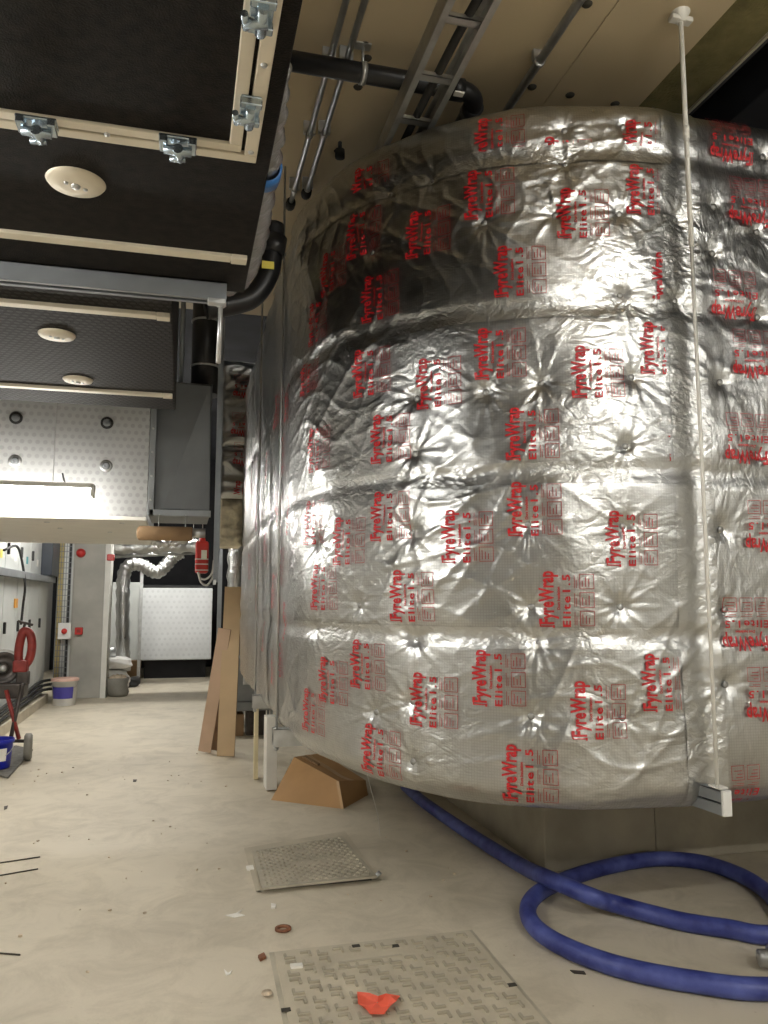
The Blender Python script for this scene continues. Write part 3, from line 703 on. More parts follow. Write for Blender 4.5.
# cable ladder
z = 4.04
xl, ya, yb2 = line(443, 0, 388, 130, z); xr, _, _ = line(500, 0, 432, 115, z)
cl = thing('cable_ladder', 'galvanised cable ladder with cross rungs hanging below the ceiling', 'cable ladder', ((xl+xr)/2, 3.2, z))
for x in (xl, xr):
    sg = 1 if x == xl else -1
    MB().box(x-.003, x+.003, -4, 9, z-.045, z+.055).box(min(x, x+sg*.028), max(x, x+sg*.028), -4, 9, z-.047, z-.042).box(min(x, x+sg*.028), max(x, x+sg*.028), -4, 9, z+.052, z+.057).build('side_rail', 'galv', cl)
for py, px in ((18, 460), (76, 434), (119, 412), (-60, 480), (-160, 480)):
    yk = float(atZ(px, py, z-.01)[1]); mb = MB().box(xl+.004, xr-.004, yk-.022, yk+.022, z-.028, z-.024).box(xl+.004, xr-.004, yk-.022, yk-.018, z-.028, z-.006).box(xl+.004, xr-.004, yk+.018, yk+.022, z-.028, z-.006)
    mb.build('rung', 'galv', cl)
xm = xl+.72*(xr-xl)
tag(MB().tube(spline([(xm+.03, -4, z), (xm+.02, 1, z), (xm-.0, 2.4, z+.0), (xm-.03, 3.2, z), (xm-.05, 6, z), (xm-.05, 9, z)], 6), .02, 10).build('power_cable', 'rubber'), 'black power cable lying in the ceiling cable ladder', 'cable')
# little black hanger below the ceiling
p = atZ(340, 150, 4.3); tag(MB().tube([p, (p[0], p[1], CEIL)], .012, 8).lathe([(0, -.05), (.03, -.05), (.03, 0), (0, 0)], p, n=10).build('sprinkler_head', 'rubber'), 'small black sprinkler stub under the ceiling next to the duct top', 'sprinkler')

# ------------------------------------------------------------------ wrapped branch duct beyond the elbow
bx0 = float(atY(219, 450, 8.45)[0])
bd = thing('branch_duct', 'smaller foil wrapped duct hanging behind the grey transition duct', 'air duct', (.5, 8.9, 2.7))
def crumple_panel(x0, x1, z0, z1, Y, step=.025, amp=.02):
    xs = np.linspace(x0, x1, int((x1-x0)/step)+2); zs_ = np.linspace(z0, z1, int((z1-z0)/step)+2); A, B = np.meshgrid(xs, zs_)
    D = amp*crease(A*2, B*2, 10, 7)+amp*.8*crease(A*2, B*2, 22, 11)+amp*.6*wav(A, B, 30, 14)
    e_ = np.minimum(np.minimum(A-x0, x1-A), np.minimum(B-z0, z1-B)); D = D-.06*(np.clip(1-e_/.07, 0, 1))**2
    return A, B, Y-D
mb = MB()
for (z0, z1) in ((3.28, 4.25), (2.71, 3.28)):
    A, B, D = crumple_panel(bx0, .85, z0, z1, 8.45); n0, n1 = A.shape; b = len(mb.v)
    mb.v += [tuple(q) for q in np.stack([A, D, B], -1).reshape(-1, 3)]; idx = b+np.arange(n0*n1).reshape(n0, n1)
    fs = np.stack([idx[:-1, :-1], idx[:-1, 1:], idx[1:, 1:], idx[1:, :-1]], -1).reshape(-1, 4).tolist(); mb.f += fs; mb.mi += [0]*len(fs); mb.sm += [True]*len(fs)
mb.box(bx0+.02, .84, 8.5, 9.6, 2.72, 4.25)
br_face = mb.build('wrap', 'foil', bd, uv=box_uv(mb))
V, Fc, Mi = BLK
for (px, py, rot) in ((258,392,180),(256,430,180),(258,460,180),(240,505,90)):
    mb = MB(); p = atY(px, py, 8.36); u, v_ = V[:, 0]*1.1, V[:, 1]*1.1
    if rot == 180: P = np.stack([p[0]-u, np.full(len(u), 8.395), p[2]-v_], -1)
    else: P = np.stack([p[0]-v_, np.full(len(u), 8.395), p[2]+u], -1)
    ok = (P[:, 0] > bx0+.02) & (P[:, 2] > 2.74); b = len(mb.v); mb.v += [tuple(q) for q in P]
    for f, mi in zip(Fc, Mi):
        if all(ok[i] for i in f): mb.f.append([b+i for i in f]); mb.mi.append(mi); mb.sm.append(False)
    mb.build('printed_lettering', ['ink', 'ink_light'], bd).parent = br_face
# foam collar below it
A, B, D = crumple_panel(bx0+.02, .62, 2.2, 2.72, 8.52, .02, .03); n0, n1 = A.shape; mb = MB()
mb.v = [tuple(q) for q in np.stack([A, D, B], -1).reshape(-1, 3)]; idx = np.arange(n0*n1).reshape(n0, n1)
fs = np.stack([idx[:-1, :-1], idx[:-1, 1:], idx[1:, 1:], idx[1:, :-1]], -1).reshape(-1, 4).tolist(); mb.f = fs; mb.mi = [0]*len(fs); mb.sm = [True]*len(fs)
mb.box(bx0+.04, .62, 8.56, 9.3, 2.22, 2.72)
tag(mb.build('foam_collar', 'foam'), 'lumpy cream fire stopping collar below the smaller wrapped duct', 'fire stopping')
# lagged pipe stub right of the red unit
mb = MB(); P = spline([(.70, 10.4, 2.6), (.69, 10.4, 2.0), (.70, 10.4, 1.2), (.70, 10.4, 0.01)], 10); mb.tube(P, [.13+.012*math.sin(i*1.9) for i in range(len(P))], 16)
tag(mb.build('lagged_pipe', 'flexfoil', uv=box_uv(mb)), 'silver lagged pipe dropping behind the leaning planks', 'pipe')

# ------------------------------------------------------------------ far end: perforated tank, flexible duct, lagging
TY = 17.0
tx0, tx1 = float(atY(140, 620, TY)[0]), float(atY(212, 620, TY)[0]); tz0, tz1 = float(atY(170, 660, TY)[2]), float(atY(170, 588, TY)[2])
tk = thing('perforated_tank', 'white perforated sheet tank at the far end of the corridor', 'tank', ((tx0+tx1)/2, TY, 0))
MB().box(tx0, tx1, TY, TY+1.6, tz0, tz1).build('front_panel', 'perf_far', tk, bevel=.02)
MB().box(tx0-.75, tx0-.03, TY+.15, TY+1.6, tz0-.05, tz1+.12).build('side_panel', 'cab', tk, bevel=.02)
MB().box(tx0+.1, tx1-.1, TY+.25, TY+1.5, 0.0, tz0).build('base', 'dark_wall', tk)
MB().box(tx0+.02, tx1+.0, TY+.1, TY+1.5, tz1, tz1+.06).build('lid', 'rubber', tk, bevel=.01)
tag(MB().box(tx1+.04, tx1+.12, 15.5, 15.58, 0, 3.2).build('upright', 'galv_dark'), 'grey steel upright standing beside the perforated tank', 'post')
p = atY(141, 600, 16.2); 
tag(MB().box(p[0]-.03, p[0]+.03, 16.2, 16.25, 0, 2.35).build('strut_upright', 'galv'), 'slim galvanised strut upright in front of the perforated tank', 'post')
def fd(px, py, Y=15.6): return atY(px, py, Y)
P = spline([fd(123, 688)*[1, 1, 0]+[0, 0, .3], fd(123, 640), fd(123, 600), fd(124, 575), fd(130, 565), fd(142, 565), fd(150, 570), fd(158, 572), fd(166, 565), fd(174, 556), fd(182, 552)], 7)
mb = MB(); mb.tube(P, [.125+.012*math.sin(i*2.1) for i in range(len(P))], 16)
tag(mb.build('flexible_duct', 'flexfoil', uv=box_uv(mb)), 'silver flexible duct bending down in front of the far tank', 'air duct')
P = [fd(100, 549, 14.9), fd(150, 547, 14.9), fd(200, 546, 14.9)]
mb = MB().tube(spline(P, 10), [.12+.02*math.sin(i*1.7) for i in range(21)], 14)
tag(mb.build('foil_duct', 'flexfoil', uv=box_uv(mb)), 'sagging foil duct running under the dark far ceiling', 'air duct')
sa, sb = fd(104, 557, 15.0), fd(208, 552, 15.0); sp_ = thing('steel_pipe', 'straight steel pipe below the sagging foil duct', 'pipe', tuple((sa+sb)/2))
MB().tube([sa, sb], .035, 10).build('pipe_run', 'galv', sp_)
for t in (.15, .85): q = sa+(sb-sa)*t; MB().tube([q+Z3*.03, (q[0], q[1], 5.19)], .006, 6).build('hanger', 'galv', sp_)
# insulation roll
Y = 6.12; a = atY(139, 533, Y); b = atY(192, 533, Y)
rl = thing('insulation_roll', 'brown lagged pipe section hanging under the acoustic box edge', 'pipe lagging', tuple(a))
MB().lathe([(0, -.02), (.035, -.015), (.055, 0), (.055, float(b[0]-a[0])), (.045, float(b[0]-a[0])+.002), (0, float(b[0]-a[0]))], a, (1, 0, 0), 18).build('lagging', 'carton_dark', rl)
MB().tube([b, b+X3*.10], .036, 14).build('pipe_end', 'galv', rl)
for xx in (a[0]+.14, b[0]-.05): MB().tube([(xx, Y, a[2]+.05), (xx, Y+.1, 2.27), (xx, Y+.24, 2.28)], .004, 6).build('hanger', 'galv', rl)
P = [atY(152, 541, 6.16), atY(162, 544, 6.16), atY(175, 543, 6.16), atY(190, 538, 6.16)]
mb = MB().tube(spline(P, 6), [.026+.009*math.sin(i*1.7) for i in range(19)], 12); mb.build('torn_lagging', 'flexfoil', rl, uv=box_uv(mb))['label'] = 'torn silver lining'
# red unit with hoses
Y = 9.4; p0 = atY(195, 573, Y); p1 = atY(209, 541, Y)
ru = thing('hose_unit', 'small red cylinder unit with pale looped hoses hanging from above', 'fire unit', (p0[0], Y, p0[2]))
cx_ = (p0[0]+p1[0])/2; wz = (p1[0]-p0[0])/2
MB().box(cx_-wz, cx_+wz, Y, Y+.16, p0[2], p1[2]).build('case', 'red', ru, bevel=.03, seg=3)
MB().lathe([(0, .12), (.02, .12), (.03, .06), (.045, 0)], (cx_, Y+.08, p1[2]-.01), n=14).build('neck', 'red', ru)
MB().box(cx_-.01, cx_+.055, Y-.006, Y+.004, p0[2]+.16, p0[2]+.27).build('label_plate', 'white_paper', ru)
mb = MB()
for k, y_ in enumerate((559, 564, 570)):
    q = atY(197, y_, Y-.01); mb.box(q[0]-.02, q[0]+.13, Y-.01, Y+.165, q[2]-.006, q[2]+.006)
mb.build('strap', 'white_plastic', ru)
for k, pts in enumerate(([(198,572),(201,582),(207,585),(213,577),(216,566)], [(199,573),(200,578),(206,579),(212,573),(214,560)])):
    MB().tube(spline([atY(x_, y_, Y+.03*k) for x_, y_ in pts], 6), .012, 8).build('hose', 'whitecable', ru)
MB().tube([atY(216, 552, Y), atY(218, 542, Y)], .035, 10).build('black_grip', 'rubber', ru)
MB().tube([(cx_, Y+.08, p1[2]+.1), (cx_, Y+.08, 5.19)], .006, 6).build('hanger', 'galv', ru)

# ------------------------------------------------------------------ electrical cabinets along the kerb
CX = -2.10
for k in range(5):
    y0 = 9.5+.8*k
    where = ['first in the row from the lamp', 'second in the row from the lamp', 'third in the row from the lamp', 'fourth in the row from the lamp', 'last before the cable tray'][k]
    cb = thing('electrical_cabinet', f'tall pale grey electrical cabinet on the kerb, {where}', 'cabinet', (CX-.3, y0+.4, .14), 'electrical cabinets on the kerb')
    MB().box(CX-.6, CX-.02, y0+.004, y0+.796, .14, 2.55).build('body', 'cab', cb, bevel=.006)
    dr = MB().box(CX-.018, CX, y0+.012, y0+.788, .2, 2.5).build('door', 'cab', cb, bevel=.005)
    for z in (1.28, 2.25): MB().box(CX, CX+.03, y0+.07, y0+.11, z-.07, z+.07).build('handle', 'rubber', cb, bevel=.006).parent = dr
    MB().box(CX, CX+.004, y0+.5, y0+.62, 2.12, 2.22).build('label_plate', ['ylabel', 'white_paper', 'teal', 'white_paper', 'ylabel'][k], cb).parent = dr
p = [atX(44, 540, CX+.03), atX(58, 540, CX+.03)]
tag(MB().box(CX-.0, CX+.16, 12.75, 13.45, 2.0, 2.62).build('control_panel', 'cab_dark', bevel=.01), 'dark blue black control panel high at the end of the cabinet row', 'panel')
tag(MB().box(CX+.005, CX+.11, 9.2, 13.5, 1.90, 1.99).build('cable_trunking', 'galv_dark', bevel=.004), 'dull grey cable trunking running across the cabinet fronts', 'trunking')
tag(MB().tube(spline([(CX+.06, 9.9, 2.2), (CX+.10, 10.4, 2.28), (CX+.08, 10.9, 2.1), (CX+.11, 11.0, 1.8), (CX+.07, 11.15, 1.55), (CX+.05, 11.2, 1.3)], 6), .016, 8).build('black_cable', 'rubber'), 'loose black cable looping down the cabinet fronts', 'cable')
q = (CX+.012, 11.0, 1.58); tag(MB().obox(q, (X3, Y3, Z3), (.008, .09, .06)).build('orange_tag', 'orange', bevel=.004), 'small orange tag on a cabinet door', 'tag')
for k, z in enumerate((.20, .27, .34)):
    tag(MB().tube(spline([(CX+.03+.02*k, 9.0, z-.05), (CX+.05, 10.5, z), (CX+.04, 12, z+.02), (CX+.05, 13.3, z+.03), (CX+.4, 13.75, z)], 6), .022, 8).build('floor_cable', 'rubber'), ['lowest of three dark cables along the cabinet feet', 'middle of three dark cables along the cabinet feet', 'top of three dark cables along the cabinet feet'][k], 'cable', 'cables along the cabinet feet')
# vertical cable tray
Y = 13.75; x0, x1 = float(atY(56, 620, Y)[0]), float(atY(69, 620, Y)[0])
tr = thing('cable_tray', 'vertical wire basket tray full of cables between cabinets and column', 'cable tray', ((x0+x1)/2, Y, .3))
mb = MB()
for k in range(34): mb.box(x0, x1, Y, Y+.008, .35+.09*k, .358+.09*k)
for k in range(6): xx = x0+(x1-x0)*k/5; mb.box(xx-.004, xx+.004, Y, Y+.008, .3, 3.4)
mb.build('wire_basket', 'galv_dark', tr); MB().box(x0-.02, x1+.02, Y+.08, Y+.10, .2, 3.5).build('back_plate', 'cab', tr)
def vcable(fx, r, m, lab):
    x = x0+(x1-x0)*fx; tag(MB().tube([(x, Y+.045, .3), (x, Y+.045, 3.4)], r, 10).build('riser_cable', m), lab, 'cable', 'cables in the vertical tray')
vcable(.12, .026, 'yellow', 'yellow cable riser at the cabinet edge of the tray'); vcable(.32, .022, 'yellow', 'yellow cable riser inside the tray beside the white ones')
vcable(.5, .019, 'whitecable', 'white cable riser in the middle of the tray'); vcable(.66, .019, 'whitecable', 'white cable riser beside the thick black one')
vcable(.86, .026, 'rubber', 'thick black cable riser in the tray next to the column')
p = atY(65, 631, 13.7); iso = thing('isolator_switch', 'white isolator box with red rotary knob on the cable tray', 'switch', (p[0], 13.7, p[2]-.11))
MB().box(p[0]-.10, p[0]+.10, 13.62, 13.74, p[2]-.13, p[2]+.13).build('case', 'white_plastic', iso, bevel=.012)
MB().lathe([(0, -.05), (.04, -.05), (.045, 0)], (p[0], 13.62, p[2]), (0, 1, 0), 16).build('knob', 'red', iso)
p = atY(79, 631, 13.98); cp = thing('call_point', 'small red break glass call point on the concrete column', 'call point', (p[0], 13.98, p[2]))
MB().box(p[0]-.06, p[0]+.06, 13.93, 14.0, p[2]-.06, p[2]+.06).build('case', 'red', cp, bevel=.008)
MB().box(p[0]-.03, p[0]+.03, 13.925, 13.93, p[2]-.025, p[2]+.025).build('glass', 'dred', cp)
p = atY(81, 553, 13.98); tag(MB().lathe([(0, -.1), (.05, -.1), (.075, -.05), (.075, 0), (0, 0)], (p[0], 14.0, p[2]), (0, 1, 0), 18).build('fire_sounder', 'red'), 'round red fire sounder high on the concrete column', 'sounder')
p = atY(110, 557, 13.9); tag(MB().box(p[0]-.05, p[0]+.07, 13.9, 14.0, p[2]-.06, p[2]+.05).build('alarm_beacon', 'red', bevel=.015), 'small red box beside the white trim of the column', 'beacon')

# ------------------------------------------------------------------ pipe threading machine at the left edge
mc = np.array([-1.80, 8.75, 0.]); 
pm_ = thing('pipe_threader', 'red and black pipe threading machine on crossed legs with a wheel', 'machine', tuple(mc))
def AP(px, py, dy=0.): return atY(px, py, 8.75+dy)
c_ = AP(2, 668); MB().lathe([(0, -.06), (.05, -.06), (.06, -.03), (.12, -.03), (.13, -.05), (.172, -.045), (.18, -.02), (.18, .02), (.15, .03), (.15, .07), (.175, .08), (.175, .11), (0, .12)], c_, (-.35, 1, .0), 24).build('chuck', 'grease', pm_)
MB().lathe([(.165, -.05), (.19, -.05), (.19, .0), (.165, .0)], c_, (-.35, 1, .0), 28).build('chuck_rim', 'galv', pm_)
MB().lathe([(0, -.11), (.03, -.11), (.05, -.06), (0, -.06)], c_, (-.35, 1, .0), 12).build('jaw', 'galv', pm_)
MB().obox(AP(6, 690), (X3, Y3, Z3), (.19, .14, .075)).build('gearbox', 'grease', pm_, bevel=.02)
MB().obox(AP(-14, 670, .36), (X3, Y3, Z3), (.22, .16, .17)).build('motor_body', 'dred', pm_, bevel=.03)
P = [AP(20, 670), AP(29, 660), AP(32, 646), AP(30, 634), AP(24, 631), AP(20.5, 640), AP(18.5, 655)]
MB().tube(spline(P+[P[0]], 6), .043, 10).build('cutter_frame', 'dred', pm_)
MB().obox(AP(21, 666), (X3, Y3, Z3), (.07, .06, .06)).build('cutter_head', 'dred', pm_, bevel=.015)
MB().tube([AP(20, 648), AP(25, 623)], .014, 8).tube([AP(18, 621), AP(33, 625)], .013, 8).build('feed_handle', 'grease', pm_)
MB().obox(AP(23, 678), (X3, Y3, Z3), (.06, .05, .07)).build('die_head', 'grease', pm_, bevel=.015)
for dy in (-.22, .22):
    MB().tube([AP(6, 690, dy), AP(19, 739, dy)], .020, 8).build('leg', 'dred', pm_)
    MB().tube([AP(22, 685, dy), AP(8, 752, dy)], .020, 8).build('leg', 'grease', pm_)
MB().tube([AP(-14, 741), AP(26, 741)], .017, 8).tube([AP(9, 715, -.22), AP(9, 715, .22)], .014, 8).build('brace', 'grease', pm_)
wc = AP(28.5, 738); wc[2] = .135
wl = MB().lathe([(.05, -.035), (.11, -.04), (.135, -.025), (.135, .025), (.11, .04), (.05, .035)], wc, (1, .15, 0), 24).build('wheel', 'sack_grey', pm_)
MB().lathe([(0, -.04), (.05, -.035), (.05, .035), (0, .04)], wc, (1, .15, 0), 16).build('hub', 'grease', pm_).parent = wl
mb = MB(); p = atZ(14, 757, 0)
mb.prism([(x_, y_) for x_, y_ in [tuple(atZ(*q, 0)[:2]) for q in ((-6,776),(8,779),(33,751),(16,747),(-8,752))]], .003, .02)
tag(mb.build('floor_mat', 'cloth', bevel=.004), 'oily grey drip mat on the floor under the threading machine', 'mat')
def bucket(name, label, c0, r0, r1, h, m, lid=None, label_m=None):
    o = thing(name, label, 'bucket', tuple(c0))
    MB().lathe([(0, .003), (r0*.95, 0), (r0, .01), (r1, h), (r1+.012, h), (r1+.012, h-.03), (r1-.006, h-.04), (r0-.01, .02), (0, .02)], c0, n=32).build('body', m, o)
    if lid: MB().lathe([(r1+.016, h-.025), (r1+.018, h+.008), (r1-.01, h+.018), (r1-.02, h+.01), (0, h+.01)], c0, n=32).build('lid', lid, o)
    if label_m:
        vs = []; fs = []; n = 12
        for i in range(n+1):
            a = math.radians(-150+110*i/n)
            for t in (.28, .72): r = r0+(r1-r0)*t+.003; vs.append((c0[0]+r*math.cos(a), c0[1]+r*math.sin(a), c0[2]+h*t))
        fs = [(2*i, 2*i+2, 2*i+3, 2*i+1) for i in range(n)]; mb = MB(); mb.add(vs, fs); mb.build('paper_label', label_m, o)
    MB().tube([(c0[0]+(r1+.01)*math.cos(a), c0[1]-.02-(r1+.01)*abs(math.sin(a))*.6, c0[2]+h-.05-abs(math.sin(a))*.12) for a in np.linspace(math.pi, 2*math.pi, 13)], .004, 6).build('handle', 'galv', o)
    return o
p = atZ(64, 705, 0); bucket('plastic_bucket', 'white plastic bucket with pinkish lid and purple label in front of the column', (p[0], p[1], 0), .165, .19, .40, 'white_plastic', 'pink_lid', 'purple')
p = atZ(-4, 768, 0.02); bucket('plastic_bucket', 'blue plastic bucket on the drip mat below the threading machine', (p[0], p[1], .021), .12, .14, .27, 'blue_plastic', None, 'white_paper')

# sacks by the column
def sack(label, c0, rx, ry, h, m, seed, name='sack'):
    r_ = random.Random(seed); bm2 = bmesh.new(); bmesh.ops.create_icosphere(bm2, subdivisions=4, radius=1.)
    ph = [r_.uniform(0, 6) for _ in range(6)]; mb = MB(); mb.smooth = True
    vs = []
    for v in bm2.verts:
        x_, y_, z_ = v.co; k = 1+.10*math.sin(3*x_+ph[0]+2*z_)+.08*math.sin(5*y_+ph[1])+.05*math.sin(9*z_+4*x_+ph[2])
        sq = lambda q: math.copysign(abs(q)**.7, q)
        vs.append((c0[0]+sq(x_)*rx*k, c0[1]+sq(y_)*ry*k, max(c0[2]+h/2+sq(z_)*h/2*k, c0[2])))
    mb.add(vs, [[v.index for v in f.verts] for f in bm2.faces]); bm2.free()
    return tag(mb.build(name, m), label, 'sack')
p = atZ(112, 692, 0)
sack('lower white sack slumped beside the column behind the rubble bag', (p[0]-.03, p[1]+.45, 0), .30, .22, .36, 'sack_white', 1)
sack('upper white sack lying on top of another beside the column', (p[0]+.0, p[1]+.42, .36), .27, .2, .22, 'sack_white', 2)
tag(MB().lathe([(0, 0), (.11, 0), (.11, .16), (0, .16)], (p[0]-.10, p[1]+.42, .60), n=18).build('paint_tin', 'galv'), 'round metal tin standing above the white sacks', 'tin')
q = atZ(117, 696, 0)
rb = thing('rubble_bag', 'open grey bag full of rubble on the floor beside the column', 'bag', (q[0], q[1], 0))
mb = MB(); mb.lathe([(0, .0), (.15, 0), (.19, .06), (.18, .18), (.205, .30), (.19, .31), (.16, .24), (0, .24)], (q[0], q[1], 0), n=20)
mb.v = [(a+.02*math.sin(9*b_+c2*11), b_+.02*math.sin(8*a+c2*13), c2) for a, b_, c2 in mb.v]; mb.build('bag', 'sack_grey', rb)
mb = MB().lathe([(.165, .26), (.14, .32), (.07, .35), (0, .33)], (q[0], q[1], 0), n=14); mb.v = [(a+RND.uniform(-.015, .015), b_+RND.uniform(-.015, .015), c2+RND.uniform(-.02, .02)) for a, b_, c2 in mb.v]
mb.build('rubble', 'rubble', rb)
q = atZ(133, 687, 0); sack('dark small sack on the floor next to the rubble bag', (q[0], q[1], 0), .13, .12, .2, 'rubber', 5)
q = atZ(133, 682, 0); tag(MB().box(q[0]-.13, q[0]+.13, q[1], q[1]+.3, 0, .42).build('carton_box', 'carton_dark', bevel=.01), 'dull brown carton standing behind the sacks by the strut', 'box')

# ------------------------------------------------------------------ planks, boards and odds under the duct
def board(name, label, base_c, top_c, w_, t, m, side=X3, em='edge', cat='plank'):
    b = np.array(base_c, float); tp = np.array(top_c, float); ax = tp-b; L_ = np.linalg.norm(ax); ax /= L_
    s_ = np.array(side, float); s_ -= ax*s_.dot(ax); s_ /= np.linalg.norm(s_); n = np.cross(s_, ax)
    low = min(0, (-s_*w_/2-n*t/2)[2], (s_*w_/2-n*t/2)[2], (s_*w_/2+n*t/2)[2], (-s_*w_/2+n*t/2)[2])
    mb = MB().obox((b+tp)/2-Z3*low, (s_, n, ax), (w_/2, t/2, L_/2))
    for i in (2, 3, 4, 5, 0, 1)[0:0]: pass
    mb.mi = [1, 1, 0, 1, 0, 1]
    o = mb.build(name, [m, em], bevel=.002); return tag(o, label, cat)
sd = np.array([.93, -.37, 0])
board('plank', 'tall plain brown board leaning against the foil duct, highest of the three', (.485, 8.46, 0), (.535, 8.60, 1.76), .19, .018, 'mdf', sd)
board('plank', 'shorter pinkish board leaning in front of the tall brown one', (.275, 8.70, 0), (.45, 8.56, 1.30), .14, .018, 'plypink', sd)
board('plank', 'dark strip added as the shadow between the tall brown and the pinkish board', (.375, 8.80, 0), (.50, 8.74, 1.22), .12, .012, 'edge', sd)  # dark brown strip standing in for the shaded gap between the boards
board('pine_batten', 'pale pine board standing on edge under the duct trapeze', (.69, 7.33, 0), (.69, 7.37, .62), .035, .09, 'pine', X3, 'pine')
q = atZ(268, 793, 0); 
board('white_board', 'grey white board standing under the duct behind the carton', (.78, 6.95, 0), (.78, 6.98, .60), .09, .25, 'white_metal', X3, 'white_metal', 'board')
# dark metal dome and boxes behind the planks
p = atY(245, 690, 9.6); dm = thing('metal_hood', 'dark grey arched metal hood behind the leaning planks', 'hood', (p[0], 9.6, .35))
vs = []; n = 18; w_ = .21; z0 = float(p[2])-.14
prof = [(-w_, 0)]+[(-w_*math.cos(math.pi*k/n)*(1 if k < n else 1), .12+.42*math.sin(math.pi*k/n)**.8) for k in range(n+1)]+[(w_, 0)]
mb = MB(); k = len(prof); vs = [(p[0]+a, y_, z0+b) for y_ in (9.6, 9.95) for a, b in prof]
mb.add(vs, [tuple(range(k)), tuple(range(k, 2*k))[::-1]]+[(i, k+i, k+(i+1) % k, (i+1) % k) for i in range(k)]); mb.build('hood_shell', 'galv_dark', dm, bevel=.01)
MB().box(p[0]-.3, p[0]+.35, 9.55, 10.0, z0-.10, z0).build('shelf', 'galv_dark', dm, bevel=.006)
for k, (a, b) in enumerate(((-.28, 9.58), (.32, 9.58), (-.28, 9.96), (.32, 9.96))): MB().box(p[0]+a-.015, p[0]+a+.015, b-.015, b+.015, 0, z0-.1).build('leg', 'galv_dark', dm)
tag(MB().box(p[0]-.17, p[0]+.0, 9.65, 9.9, 0, .26).build('storage_box', 'carton_dark', bevel=.01), 'brown box standing on the floor under the metal hood', 'box')
tag(MB().box(p[0]+.03, p[0]+.26, 9.66, 9.92, 0, .30).build('storage_box', 'grease', bevel=.01), 'dark box standing on the floor under the metal hood', 'box')

# crushed carton
b0, b1, b2 = atZ(271, 800, 0), atZ(343, 809, 0), atZ(368, 795, 0); b3 = b0+b2-b1
t0, t1 = atY(291, 757, float(b0[1])+.18), atY(352, 782, float(b1[1])+.06); 
t0 = atY(294, 757, float(b0[1])+.22); t1 = atY(338, 781, float(b1[1])+.13); t2 = b2+np.array([-.02, .0, .12]); t3 = t0+(t2-t1)*np.array([1, 1, .4])
ct = thing('cardboard_carton', 'crushed brown cardboard carton on the floor under the foil duct', 'box', tuple((b0+b1)/2))
bm3 = bmesh.new(); corner = [b0, b1, b2, b3, t0, t1, t2, t3]
def bil(q, u, v_): return q[0]*(1-u)*(1-v_)+q[1]*u*(1-v_)+q[2]*u*v_+q[3]*(1-u)*v_
mb = MB(); n = 8
for q, amp in (((b0, b1, t1, t0), .012), ((b1, b2, t2, t1), .01), ((b2, b3, t3, t2), 0), ((b3, b0, t0, t3), .008), ((t0, t1, t2, t3), -.02)):
    nr = np.cross(q[1]-q[0], q[3]-q[0]); nr /= np.linalg.norm(nr)
    vs = [bil(q, i/n, j/n)+nr*amp*math.sin(math.pi*i/n)*math.sin(math.pi*j/n)*(1+.5*math.sin(7*i/n+3*j/n)) for j in range(n+1) for i in range(n+1)]
    mb.smooth = True; mb.add(vs, [(j*(n+1)+i, j*(n+1)+i+1, (j+1)*(n+1)+i+1, (j+1)*(n+1)+i) for j in range(n) for i in range(n)])
mb.build('carton_body', 'carton', ct)
u = (b1-b0)/np.linalg.norm(b1-b0)
mid0, mid1 = (t0*.52+t3*.48), (t1*.52+t2*.48)
def top(u_, v_): 
    nr = np.cross(t1-t0, t3-t0); nr /= np.linalg.norm(nr); return bil((t0, t1, t2, t3), u_, v_)+nr*(-.02*math.sin(math.pi*u_)*math.sin(math.pi*v_)*(1+.5*math.sin(7*u_+3*v_))+.003)
mb = MB(); vs = [top(i/12, v_) for i in range(13) for v_ in (.38, .58)]; mb.smooth = True; mb.add(vs, [(2*i, 2*i+2, 2*i+3, 2*i+1) for i in range(12)]); mb.build('parcel_tape', 'tapebrown', ct)
mb = MB(); vs = [top(.06, .2), top(.36, .3), top(.34, .42), top(.05, .34)]; mb.add(vs+[np.array(q)+[0, 0, .012] for q in vs], [(0,1,2,3),(4,5,6,7),(0,1,5,4),(1,2,6,5),(2,3,7,6),(3,0,4,7)]); mb.build('torn_flap', 'carton_dark', ct)
mb = MB(); vs = []
for i in range(9):
    t = i/8; q = b1*(1-t)+t1*t; nrm = np.array([.3, -.9, 0]); vs += [q+nrm*.006-u*.02, q+nrm*.006+u*.004]
mb.add(vs, [(2*i, 2*i+2, 2*i+3, 2*i+1) for i in range(8)]); mb.build('corner_tape', 'tapebrown', ct)

# ------------------------------------------------------------------ manhole covers
def quadmap(q):
    def f(u_, v_): return bil([np.array(p_) for p_ in q], u_, v_)
    return f
# small chequer plate cover
Q = [atZ(262, 888, .03), atZ(377, 876, .035), atZ(342, 836, .02), atZ(252, 851, .015)]
mh = thing('inspection_cover', 'small chequer plate inspection cover lifted slightly near the carton', 'manhole cover', tuple((Q[0]+Q[2])/2*[1, 1, 0]), 'floor access covers')
f = quadmap(Q); mb = MB(); mb.add([*Q, *[p_-Z3*.012 for p_ in Q]], [(0,1,2,3),(7,6,5,4),(0,4,5,1),(1,5,6,2),(2,6,7,3),(3,7,4,0)])
nu, nv = 22, 20
for i in range(nu):
    for j in range(nv):
        u_, v_ = (i+.5)/nu*.94+.03, (j+.5)/nv*.94+.03
        if (.42 < v_ < .56 and .28 < u_ < .78) or (.40 < u_ < .56 and abs(v_-.8) < .05): 
            if (i+j) % 3: continue
        a = f(u_, v_); du = (Q[1]-Q[0])/np.linalg.norm(Q[1]-Q[0]); dv = np.cross(Z3, du)
        d1 = (du+dv)*.7071 if (i+j) % 2 else (du-dv)*.7071; d2 = np.cross(Z3, d1)
        mb.add([a+d1*.014, a+d2*.0045, a-d1*.014, a-d2*.0045, a+Z3*.008], [(0,1,4),(1,2,4),(2,3,4),(3,0,4)])
mb.build('cover_plate', 'cover', mh)
